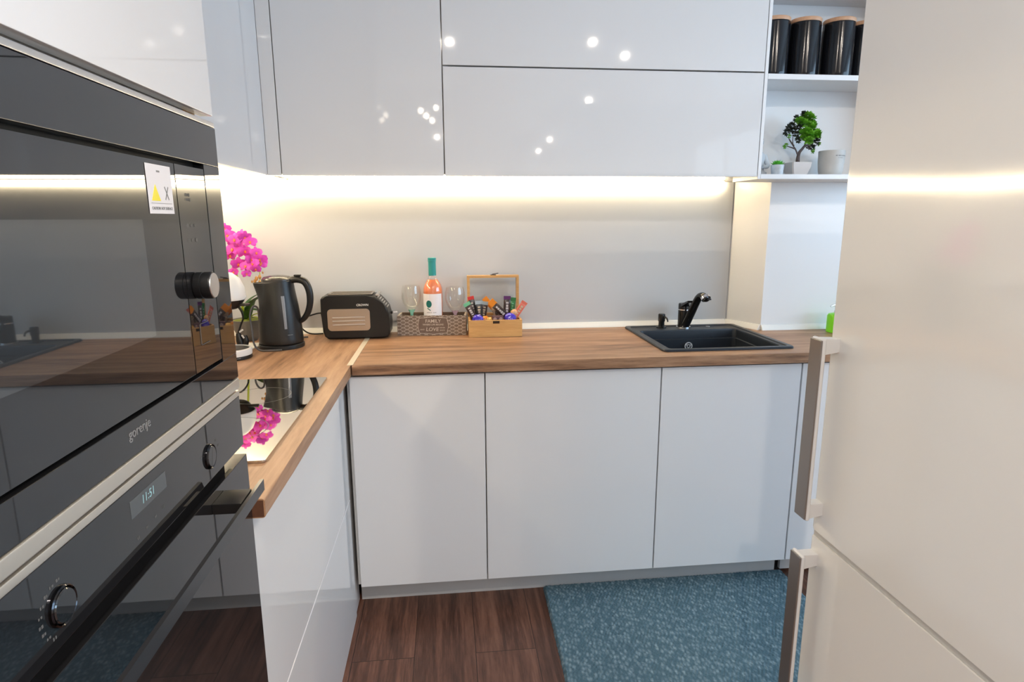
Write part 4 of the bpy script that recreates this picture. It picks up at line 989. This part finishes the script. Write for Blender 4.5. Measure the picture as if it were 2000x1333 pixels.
sweet('wrapped_chocolate', 'round blue-violet foil chocolate at the front right of the bamboo box', (1.154, -0.156, 0.946), 0.0235, blu, vio)
sweet('wrapped_chocolate', 'small orange foil chocolate between the left blue one and the gold one', (1.056, -0.142, 0.950), 0.015, org, crm)
sweet('wrapped_chocolate', 'small gold foil chocolate in the middle of the bamboo box', (1.073, -0.155, 0.948), 0.014, gold, crm)
sweet('wrapped_chocolate', 'small peach foil chocolate below the green bar', (1.172, -0.134, 0.975), 0.014, cmat('foil_peach', (0.80, 0.42, 0.20)), crm)
tp = thing('chocolate_twin_pack', 'small brown twin pack of chocolates between the gold and the right blue one', 'wrapped chocolate', (1.105, -0.158, 0.945), 0, 'wrapped chocolates in the bamboo box')
b = B(); bx(b, -.0225, .0225, -.008, .008, 0, .036, .004); obj('wrapper', b, cmat('wrap_plum', (0.10, 0.045, 0.055)), tp, world=False)
for sx in (-1, 1):
    b = B(); lathe(b, [(0, 0), (0.007, 0), (0.006, 0.002), (0, 0.0022)], (sx * .0115, -.008, .023), 20, axis='-Y'); obj('picture', b, cmat('wrap_mauve', (0.36, 0.25, 0.24)), tp, world=False)

# ================================================================== CORNER: orchid, coffee machine, cables
pt = thing('potted_orchid', 'magenta orchid in a grey pot in the corner beside the kettle', 'plant', (0.148, -0.125, 0.9))
b = B(); lathe(b, [(0.0, 0), (0.030, 0), (0.034, 0.004), (0.050, 0.045), (0.056, 0.078), (0.058, 0.082), (0.054, 0.082), (0.050, 0.070), (0, 0.068)], n=40); obj('pot', b, M_['pot_grey'], pt, world=False)
b = B(); lathe(b, [(0, 0.0685), (0.050, 0.0715), (0.051, 0.079), (0, 0.084)], n=24); obj('moss', b, mat('moss', (0.20, 0.23, 0.03), 0.8, var=0.4, vscale=120), pt, world=False)
def blade(b, base, mid, tip, wd, n_=10):
    P = catmull([base, mid, tip], n_); rows = []
    for i, p in enumerate(P):
        v = i / (len(P) - 1); tdir = (P[min(i + 1, len(P) - 1)] - P[max(i - 1, 0)]).normalized()
        sd = tdir.cross(Vector((0, 0, 1))); sd = sd.normalized() if sd.length > .01 else Vector((1, 0, 0))
        w2 = wd * (math.sin(PI * (0.12 + 0.86 * v)) ** .7); upn = sd.cross(tdir)
        rows.append([b.verts.new(p - sd * w2 + upn * w2 * .25), b.verts.new(p), b.verts.new(p + sd * w2 + upn * w2 * .25), b.verts.new(p - upn * .0012)])
    for p, q in zip(rows, rows[1:]):
        for a_, c_ in ((0, 1), (1, 2), (2, 3), (3, 0)): b.faces.new((p[a_], p[c_], q[c_], q[a_]))
for (mid, tip, wd, mm) in (((0.035, -0.02, 0.15), (0.105, -0.03, 0.185), 0.023, 'leaf'), ((0.02, -0.03, 0.12), (0.065, -0.075, 0.125), 0.015, 'leaf'), ((-0.03, -0.02, 0.14), (-0.08, -0.05, 0.15), 0.016, 'leaf'),
                           ((0.0, 0.03, 0.14), (0.03, 0.05, 0.17), 0.014, 'leaf'), ((0.03, 0.01, 0.10), (0.095, 0.0, 0.098), 0.008, 'leaf_yellow'), ((0.03, -0.03, 0.095), (0.07, -0.045, 0.088), 0.007, 'leaf_yellow')):
    b = B(); blade(b, (0, 0, 0.075), mid, tip, wd); obj('leaf', b, M_[mm], pt, world=False, angle=60)
b = B(); tube(b, [(-0.01, 0, 0.075), (-0.015, -0.01, 0.2), (-0.025, -0.02, 0.33), (-0.015, -0.03, 0.385), (0.02, -0.035, 0.375), (0.055, -0.04, 0.325), (0.074, -0.045, 0.26), (0.068, -0.05, 0.20)], [0.0045, 0.004, 0.0035, 0.003, 0.0025, 0.002, 0.0016, 0.001], 8); obj('stem', b, M_['leaf_yellow'], pt, world=False)
def flower_bm(r):
    b = B()
    for k_, (a, L_, W_) in enumerate(((90, 1.0, .70), (215, .95, .64), (325, .95, .64), (15, 1.05, 1.12), (165, 1.05, 1.12))):
        a = math.radians(a); u = Vector((math.cos(a), math.sin(a), 0)); v = Vector((-math.sin(a), math.cos(a), 0)); N_ = 6; rows = []
        for i in range(N_ + 1):
            s2 = i / N_; wv = W_ * r * .5 * max(0.06, math.sin(PI * (0.06 + .88 * s2 ** .8)) ** .55) if i < N_ else 0.22 * W_ * r
            c2 = u * (L_ * r * s2); z = 0.14 * r * math.sin(PI * s2) + (0.02 * r if k_ < 3 else 0.06 * r)
            rows.append([b.verts.new(c2 - v * wv + Vector((0, 0, z - .10 * r * s2))), b.verts.new(c2 + Vector((0, 0, z))), b.verts.new(c2 + v * wv + Vector((0, 0, z - .10 * r * s2)))])
        for p, q in zip(rows, rows[1:]):
            for j in (0, 1): b.faces.new((p[j], p[j + 1], q[j + 1], q[j]))
    return b
def lip_bm(r):
    b = B(); bmesh.ops.create_icosphere(b, subdivisions=1, radius=r * .2, matrix=Matrix.Translation((0, -r * .12, r * .16)) @ Matrix.Diagonal((1, 1.3, .9, 1))); return b
fl0 = obj('flower', flower_bm(0.0265), M_['orchid'], pt, world=False, angle=80); lp0 = obj('lip', lip_bm(0.027), M_['orchid_lip'], fl0, world=False)
bd0 = B(); bmesh.ops.create_uvsphere(bd0, u_segments=10, v_segments=8, radius=0.0075, matrix=Matrix.Diagonal((.8, .8, 1.15, 1))); bd0 = obj('bud', bd0, M_['orchid_bud'], pt, world=False)
rnd = random.Random(21)
# world positions read off the plant: a hanging spray from upper left to lower right
spine = [(0.125, -0.17, 1.318), (0.175, -0.18, 1.325), (0.16, -0.175, 1.285), (0.205, -0.185, 1.285), (0.185, -0.19, 1.255), (0.225, -0.19, 1.25), (0.165, -0.18, 1.24), (0.205, -0.2, 1.225), (0.235, -0.19, 1.215), (0.15, -0.185, 1.205), (0.185, -0.2, 1.20), (0.22, -0.195, 1.185), (0.24, -0.19, 1.178), (0.165, -0.185, 1.175),
         (0.20, -0.19, 1.165), (0.14, -0.17, 1.26), (0.13, -0.165, 1.29), (0.12, -0.16, 1.23), (0.225, -0.20, 1.16), (0.188, -0.19, 1.142), (0.115, -0.165, 1.34), (0.235, -0.185, 1.20), (0.155, -0.19, 1.31), (0.193, -0.195, 1.31), (0.145, -0.18, 1.152)]
base = Vector((0.148, -0.125, 0.9)); camdir = (Vector((0.911, -2.52, 1.355)) - Vector((0.18, -0.18, 1.25))).normalized()
for i, p in enumerate(spine):
    f_ = fl0 if i == 0 else fl0.copy()
    if i: C.objects.link(f_); f_.parent = pt
    p = (p[0] - (.010 if p[2] < 1.2 else .002), p[1], p[2] - (.022 if p[2] > 1.29 else .008) + (.026 if p[2] < 1.2 else 0))
    lc = Vector(p) - base + Vector((rnd.uniform(-.006, .006), rnd.uniform(-.01, .01), rnd.uniform(-.006, .006)))
    d = (camdir + Vector((rnd.uniform(-.7, .7), rnd.uniform(-.2, .3), rnd.uniform(-.5, .45)))).normalized()
    q = d.to_track_quat('Z', 'Y'); f_.rotation_mode = 'QUATERNION'; f_.rotation_quaternion = q; f_.location = lc
    s_c = rnd.uniform(.8, 1.1) * (0.75 if p[2] < 1.19 else 1); f_.scale = (s_c,) * 3
    if i:
        g_ = lp0.copy(); C.objects.link(g_); g_.parent = f_
for i, p in enumerate([(0.213, -0.185, 1.142), (0.225, -0.185, 1.148), (0.205, -0.18, 1.132), (0.222, -0.18, 1.128), (0.21, -0.18, 1.112), (0.215, -0.18, 1.100), (0.222, -0.18, 1.094), (0.195, -0.18, 1.13), (0.237, -0.185, 1.163)]):
    g_ = bd0 if i == 0 else bd0.copy()
    if i: C.objects.link(g_); g_.parent = pt
    g_.location = Vector(p) - base; g_.scale = (1.0 - .06 * i,) * 3

cm = thing('coffee_machine', 'white and black capsule coffee machine half hidden by the oven column', 'coffee machine', (0.187, -0.435, 0.9))
b = B(); lathe(b, [(0, 0), (0.062, 0), (0.064, 0.003), (0.063, 0.012), (0.0, 0.012)], n=44); cb_ = obj('base', b, M_['black_plastic'], cm, world=False)
b = B(); lathe(b, [(0.0635, 0.0122), (0.0645, 0.014), (0.0645, 0.030), (0.063, 0.033), (0.057, 0.034), (0.056, 0.028), (0, 0.027)], n=44, cap=False); obj('drip_ring', b, M_['plastic_white'], cm, world=False)
b = B(); lathe(b, [(0, 0.0275), (0.0555, 0.0285), (0.0555, 0.0315), (0, 0.031)], n=40); obj('drip_grille', b, M_['black_matt'], cm, world=False)
b = B(); a2 = math.radians(-55); marks(b, (0.0645 * math.cos(a2) * .985, 0.0645 * math.sin(a2) * .985, 0.0075), (-math.sin(a2), math.cos(a2), 0), (0, 0, 1), 0.020, 0.003, 6, seed=9, t=0.0015); obj('brand_mark', b, M_['print_grey'], cb_, world=False, smooth=False)
b = B(); tube(b, [(-0.098, 0.004, 0.035), (-0.11, 0.01, 0.09), (-0.10, 0.02, 0.17), (-0.05, 0.015, 0.225), (-0.005, 0.01, 0.235)], [0.045, 0.038, 0.038, 0.042, 0.040], 20); obj('body', b, M_['plastic_white'], cm, world=False)
b = B(); lathe(b, [(0.0, 0.197), (0.058, 0.197), (0.061, 0.204), (0.058, 0.236), (0.046, 0.265), (0.025, 0.284), (0, 0.288)], (0.0, 0.0, 0), 44); obj('head', b, M_['plastic_white'], cm, world=False)
b = B(); lathe(b, [(0.0, 0.166), (0.030, 0.166), (0.040, 0.172), (0.054, 0.192), (0.056, 0.1965), (0, 0.1968)], (0, 0, 0), 40); obj('nozzle_block', b, M_['black_plastic'], cm, world=False)
b = B(); bx(b, 0.03, 0.075, -0.016, 0.004, 0.176, 0.184, 0.003); obj('lever', b, M_['black_plastic'], cm, world=False)
tag(obj('tray', bx(B(), 0.135, 0.222, -0.31, -0.195, 0.9005, 0.904, 0.001, rot=Euler((0, 0, -0.15))), M_['seal'], origin=(0.18, -0.25, 0.9)), 'thin flat white tray on the worktop between coffee machine and kettle', 'tray')
pg = thing('power_plug', 'black plug and looping cable standing between coffee machine and orchid', 'plug', (0.178, -0.30, 0.904))
b = B(); tube(b, [(0.0, 0, 0.005), (-0.006, 0, 0.03), (-0.010, 0.002, 0.055)], [0.014, 0.013, 0.008], 12); obj('plug_body', b, M_['black_plastic'], pg, world=False)
b = B(); tube(b, [(0.012, -0.005, 0.008), (0.018, -0.006, 0.028), (0.016, -0.004, 0.048)], [0.009, 0.009, 0.005], 10); obj('plug_body', b, M_['black_plastic'], pg, world=False)
b = B(); tube(b, [(-0.010, 0.002, 0.055), (0.002, 0.0, 0.085), (0.012, 0.0, 0.11), (0.005, 0.0, 0.14), (-0.02, 0.0, 0.165), (-0.05, 0.0, 0.16)], 0.0032, 8); obj('cable', b, M_['black_plastic'], pg, world=False)
b = B(); tube(b, [(0.0, -0.012, 0.062), (0.012, -0.014, 0.070)], 0.003, 8, smooth=False); tube(b, [(0.006, -0.012, 0.050), (0.014, -0.014, 0.040)], 0.003, 8, smooth=False); obj('cable_tie', b, M_['plastic_white'], pg, world=False)

# ================================================================== SHELF ITEMS
ZS1, ZS2 = 1.8468, 1.5078
cn = thing('storage_canister', 'glossy black canister with wooden lid at the left end of the upper shelf', 'canister', (2.105, -0.262, ZS2), 0, 'black canisters on the upper shelf')
b = B(); lathe(b, [(0.0, 0), (0.050, 0), (0.053, 0.004), (0.0545, 0.02), (0.0545, 0.186), (0.053, 0.190), (0, 0.190)], n=56); obj('jar', b, M_['canister'], cn, world=False)
b = B(); lathe(b, [(0.0, 0.1905), (0.0535, 0.1905), (0.0545, 0.193), (0.0545, 0.2015), (0.053, 0.2035), (0, 0.204)], n=56); obj('lid', b, M_['lid_wood'], cn, world=False)
cn.location = (2.102, -0.262, ZS1)
dup_tree(cn, (2.2195, -0.262, ZS1), label='glossy black canister with wooden lid, second from the left on the upper shelf')
c3 = dup_tree(cn, (2.343, -0.272, ZS1), label='glossy black canister with wooden lid, third from the left on the upper shelf')
dup_tree(cn, (2.462, -0.245, ZS1), label='black canister half hidden behind the fridge edge on the upper shelf')

bn = thing('bonsai_tree', 'small bonsai with bright green tufts in a beige square pot', 'plant', (2.232, -0.262, ZS2))
b = B(); rt = 0.0
def sq(r, z): return [b.verts.new((r * math.sqrt(2) * math.cos(rt + PI / 4 + k_ * PI / 2), r * math.sqrt(2) * math.sin(rt + PI / 4 + k_ * PI / 2), z)) for k_ in range(4)]
Rr = [sq(0.024, 0), sq(0.029, 0.006), sq(0.0365, 0.030), sq(0.0385, 0.048), sq(0.0355, 0.048), sq(0.034, 0.042)]
for p, q in zip(Rr, Rr[1:]):
    for k_ in range(4): b.faces.new((p[k_], p[(k_ + 1) % 4], q[(k_ + 1) % 4], q[k_]))
b.faces.new(Rr[0]); b.faces.new(Rr[-1])
bmesh.ops.bevel(b, geom=[e for e in b.edges if abs(e.verts[0].co.z - e.verts[1].co.z) > .002], offset=.003, segments=2, affect='EDGES')
obj('pot', b, M_['pot_beige'], bn, world=False, angle=25)
b = B(); bmesh.ops.create_grid(b, x_segments=10, y_segments=10, size=0.033, matrix=Matrix.Translation((0, 0, 0.0415)) @ Matrix.Rotation(rt, 4, 'Z'))
for v in b.verts: v.co.z += rnd.uniform(-.001, .004)
obj('soil', b, M_['soil'], bn, world=False)
b = B()
tube(b, [(0.004, 0, 0.040), (0.002, 0, 0.062), (0.006, 0, 0.085), (0.018, -0.002, 0.102), (0.027, -0.002, 0.118), (0.026, 0.0, 0.145)], [0.0085, 0.0068, 0.0055, 0.0045, 0.0035, 0.0015], 10); tr_ = obj('trunk', b, M_['bark'], bn, world=False)
br = [[(0.003, 0, 0.072), (-0.010, -0.002, 0.094), (-0.022, 0, 0.115), (-0.024, 0.002, 0.150)], [(-0.012, -0.002, 0.098), (-0.030, 0, 0.104), (-0.046, 0, 0.108)], [(-0.018, 0, 0.108), (-0.034, 0.004, 0.130), (-0.042, 0, 0.142)],
      [(0.018, -0.002, 0.102), (0.04, -0.004, 0.118), (0.056, 0, 0.135), (0.076, 0.002, 0.148)], [(0.027, -0.002, 0.112), (0.055, -0.006, 0.108), (0.078, -0.004, 0.118)], [(0.030, -0.002, 0.104), (0.045, -0.004, 0.098), (0.056, -0.004, 0.090)],
      [(0.026, 0, 0.135), (0.008, 0, 0.16), (-0.004, 0, 0.18)], [(0.026, 0, 0.145), (0.034, 0, 0.17), (0.036, 0, 0.19)]]
for pts in br:
    b = B(); tube(b, pts, [0.0034, 0.0010], 7); obj('branch', b, M_['bark'], bn, world=False)
def tuft(b, c, r, n_, rnd, lw=0.28):
    c = Vector(c)
    for i in range(n_):
        d = Vector((rnd.gauss(0, 1), rnd.gauss(0, 1), rnd.gauss(.3, .8))).normalized(); s2 = d.cross(Vector((0.3, .2, 1))).normalized(); L_ = r * rnd.uniform(.7, 1.15)
        p0 = b.verts.new(c + d * L_ * .15); p1 = b.verts.new(c + d * L_ * .6 + s2 * L_ * lw); p2 = b.verts.new(c + d * L_); p3 = b.verts.new(c + d * L_ * .6 - s2 * L_ * lw)
        b.faces.new((p0, p1, p2, p3))
rnd = random.Random(5)
bg = B(); bd = B()
for c_ in ((0.004, -.02, .185), (0.032, -.018, .205), (0.020, -.01, .215), (-0.012, -.015, .195), (0.010, -.03, .160), (0.028, -.028, .172), (0.022, -.035, .145), (0.000, -.025, .152), (0.040, -.01, .185), (0.020, -.03, .125), (0.012, -.02, .138), (0.06, -.01, .155), (0.068, -.005, .150), (0.052, -.012, .148), (0.014, .01, .205), (0.036, .012, .195)):
    tuft(bg, c_, 0.019, 90, rnd)
for c_ in ((-0.048, 0, .112), (-0.042, -.004, .142), (-0.055, -.002, .105), (0.08, -.002, .115), (0.055, -.004, .086), (0.06, 0, .094), (0.080, 0, .14)): tuft(bg, c_, 0.009, 34, rnd)
for c_ in ((-0.030, -.008, .165), (-0.045, -.004, .172), (-0.052, -.004, .158), (-0.018, -.01, .150), (-0.010, -.012, .175), (-0.030, .004, .182), (0.0, .0, .20), (0.024, 0, .19), (0.038, 0, .165), (0.046, 0, .150), (-0.005, 0, .13), (0.044, -.004, .13), (0.07, 0, .125), (0.05, 0, .105), (-0.015, 0, .205), (0.012, 0, .222)):
    tuft(bd, c_, 0.0165, 60, rnd, .22)
tag(obj('green_foliage', bg, M_['bonsai_leaf'], bn, world=False, smooth=False), kind='stuff')
tag(obj('dark_foliage', bd, M_['bonsai_dark'], bn, world=False, smooth=False), kind='stuff')

cu_ = thing('stoneware_cup', 'pale grey stoneware candle cup with small dark print, right of the bonsai', 'cup', (2.366, -0.265, ZS2))
b = B(); lathe(b, [(0.0, 0), (0.033, 0), (0.039, 0.005), (0.0425, 0.02), (0.0455, 0.05), (0.0465, 0.090), (0.0455, 0.0915), (0.0435, 0.090), (0.042, 0.05), (0.037, 0.012), (0, 0.010)], n=48); obj('vessel', b, M_['cup'], cu_, world=False)
b = B()
for i in range(9):
    a = math.radians(-112 + i * 6.8 + 10); marks(b, (0.0464 * math.cos(a), 0.0464 * math.sin(a), 0.071), (-math.sin(a), math.cos(a), 0), (0, 0, 1), 0.0046, 0.004, 1, seed=i)
for i in range(5):
    a = math.radians(-96 + i * 5.2 + 6); marks(b, (0.0462 * math.cos(a), 0.0462 * math.sin(a), 0.063), (-math.sin(a), math.cos(a), 0), (0, 0, 1), 0.0035, 0.0022, 1, seed=i + 3)
obj('printing', b, M_['print_grey'], cu_, world=False, smooth=False)
su = thing('potted_succulent', 'tiny bright green succulent in a veined grey pot, left of the bonsai', 'plant', (2.143, -0.285, ZS2))
b = B(); lathe(b, [(0, 0), (0.017, 0), (0.0205, 0.004), (0.0235, 0.036), (0.0235, 0.038), (0.021, 0.038), (0.02, 0.033), (0, 0.033)], n=32); obj('pot', b, M_['marble'], su, world=False)
b = B(); rnd = random.Random(8)
for ringn, (nn_, rr_, el) in enumerate(((9, 0.027, 0.25), (8, 0.024, 0.6), (6, 0.02, 1.0), (3, 0.014, 1.3))):
    for i in range(nn_):
        a = 2 * PI * i / nn_ + ringn * .4; d = Vector((math.cos(a) * math.cos(el), math.sin(a) * math.cos(el), math.sin(el))); s2 = Vector((-math.sin(a), math.cos(a), 0)); c0 = Vector((0, 0, 0.036)); up = d.cross(s2) * -1
        p = [c0, c0 + d * rr_ * .55 + s2 * rr_ * .27, c0 + d * rr_ + Vector((0, 0, rr_ * .15)), c0 + d * rr_ * .55 - s2 * rr_ * .27, c0 + d * rr_ * .5 + Vector((0, 0, .0035)), c0 + d * rr_ * .5 - Vector((0, 0, .0035))]
        v = [b.verts.new(q) for q in p]
        for tr in ((0, 1, 4), (1, 2, 4), (2, 3, 4), (3, 0, 4), (1, 0, 5), (2, 1, 5), (3, 2, 5), (0, 3, 5)): b.faces.new([v[q] for q in tr])
obj('rosette', b, M_['succulent'], su, world=False, angle=20)
# small seated figure
sf = thing('stone_figurine', 'small pale stone bust figurine behind the succulent', 'figurine', (2.096, -0.225, ZS2))
b = B()
lathe(b, [(0.0, 0), (0.034, 0), (0.036, 0.006), (0.036, 0.014), (0.026, 0.020), (0.022, 0.045), (0.027, 0.066), (0.026, 0.080), (0.013, 0.092), (0.009, 0.099), (0.009, 0.106), (0.0145, 0.114), (0.0165, 0.126), (0.0155, 0.138), (0.011, 0.147), (0.006, 0.150), (0.0065, 0.156), (0, 0.161)], n=32, sy=.72)
bmesh.ops.create_icosphere(b, subdivisions=2, radius=0.0035, matrix=Matrix.Translation((0.004, -0.0165, 0.130)) @ Matrix.Diagonal((.7, 1, 1.6, 1)))
for sx in (-1, 1):
    bmesh.ops.create_icosphere(b, subdivisions=2, radius=0.005, matrix=Matrix.Translation((sx * .016, 0, 0.126)) @ Matrix.Diagonal((.5, .8, 1.8, 1)))
    bmesh.ops.create_icosphere(b, subdivisions=2, radius=0.002, matrix=Matrix.Translation((sx * .008, -0.0135, 0.135)) @ Matrix.Diagonal((1.6, 1, .6, 1)))
    tube(b, [(sx * .024, 0, .078), (sx * .032, -.006, .052), (sx * .030, -.018, .036), (sx * .008, -.024, .034)], [0.010, 0.009, 0.008, 0.006], 10)
bmesh.ops.create_icosphere(b, subdivisions=2, radius=0.0045, matrix=Matrix.Translation((0, -0.0135, 0.1225)) @ Matrix.Diagonal((1.3, .7, .45, 1)))
obj('figure', b, M_['statue'], sf, world=False)

# green dish soap bottle beyond the sink
gs = thing('dish_soap_bottle', 'bright green pump bottle at the right end of worktop by the fridge', 'bottle', (2.463, -0.250, 0.9))
b = B(); lathe(b, [(0, 0), (0.033, 0), (0.035, 0.004), (0.035, 0.066), (0.030, 0.074), (0.014, 0.078), (0, 0.078)], n=36); obj('bottle_body', b, M_['soap_green'], gs, world=False)
b = B(); lathe(b, [(0.011, 0.0785), (0.011, 0.088), (0.004, 0.090), (0.004, 0.108), (0, 0.108)], n=20); tube(b, [(0, 0, 0.106), (-0.02, -0.006, 0.110), (-0.036, -0.010, 0.106)], [0.005, 0.004, 0.003], 8); obj('pump', b, M_['alu'], gs, world=False)
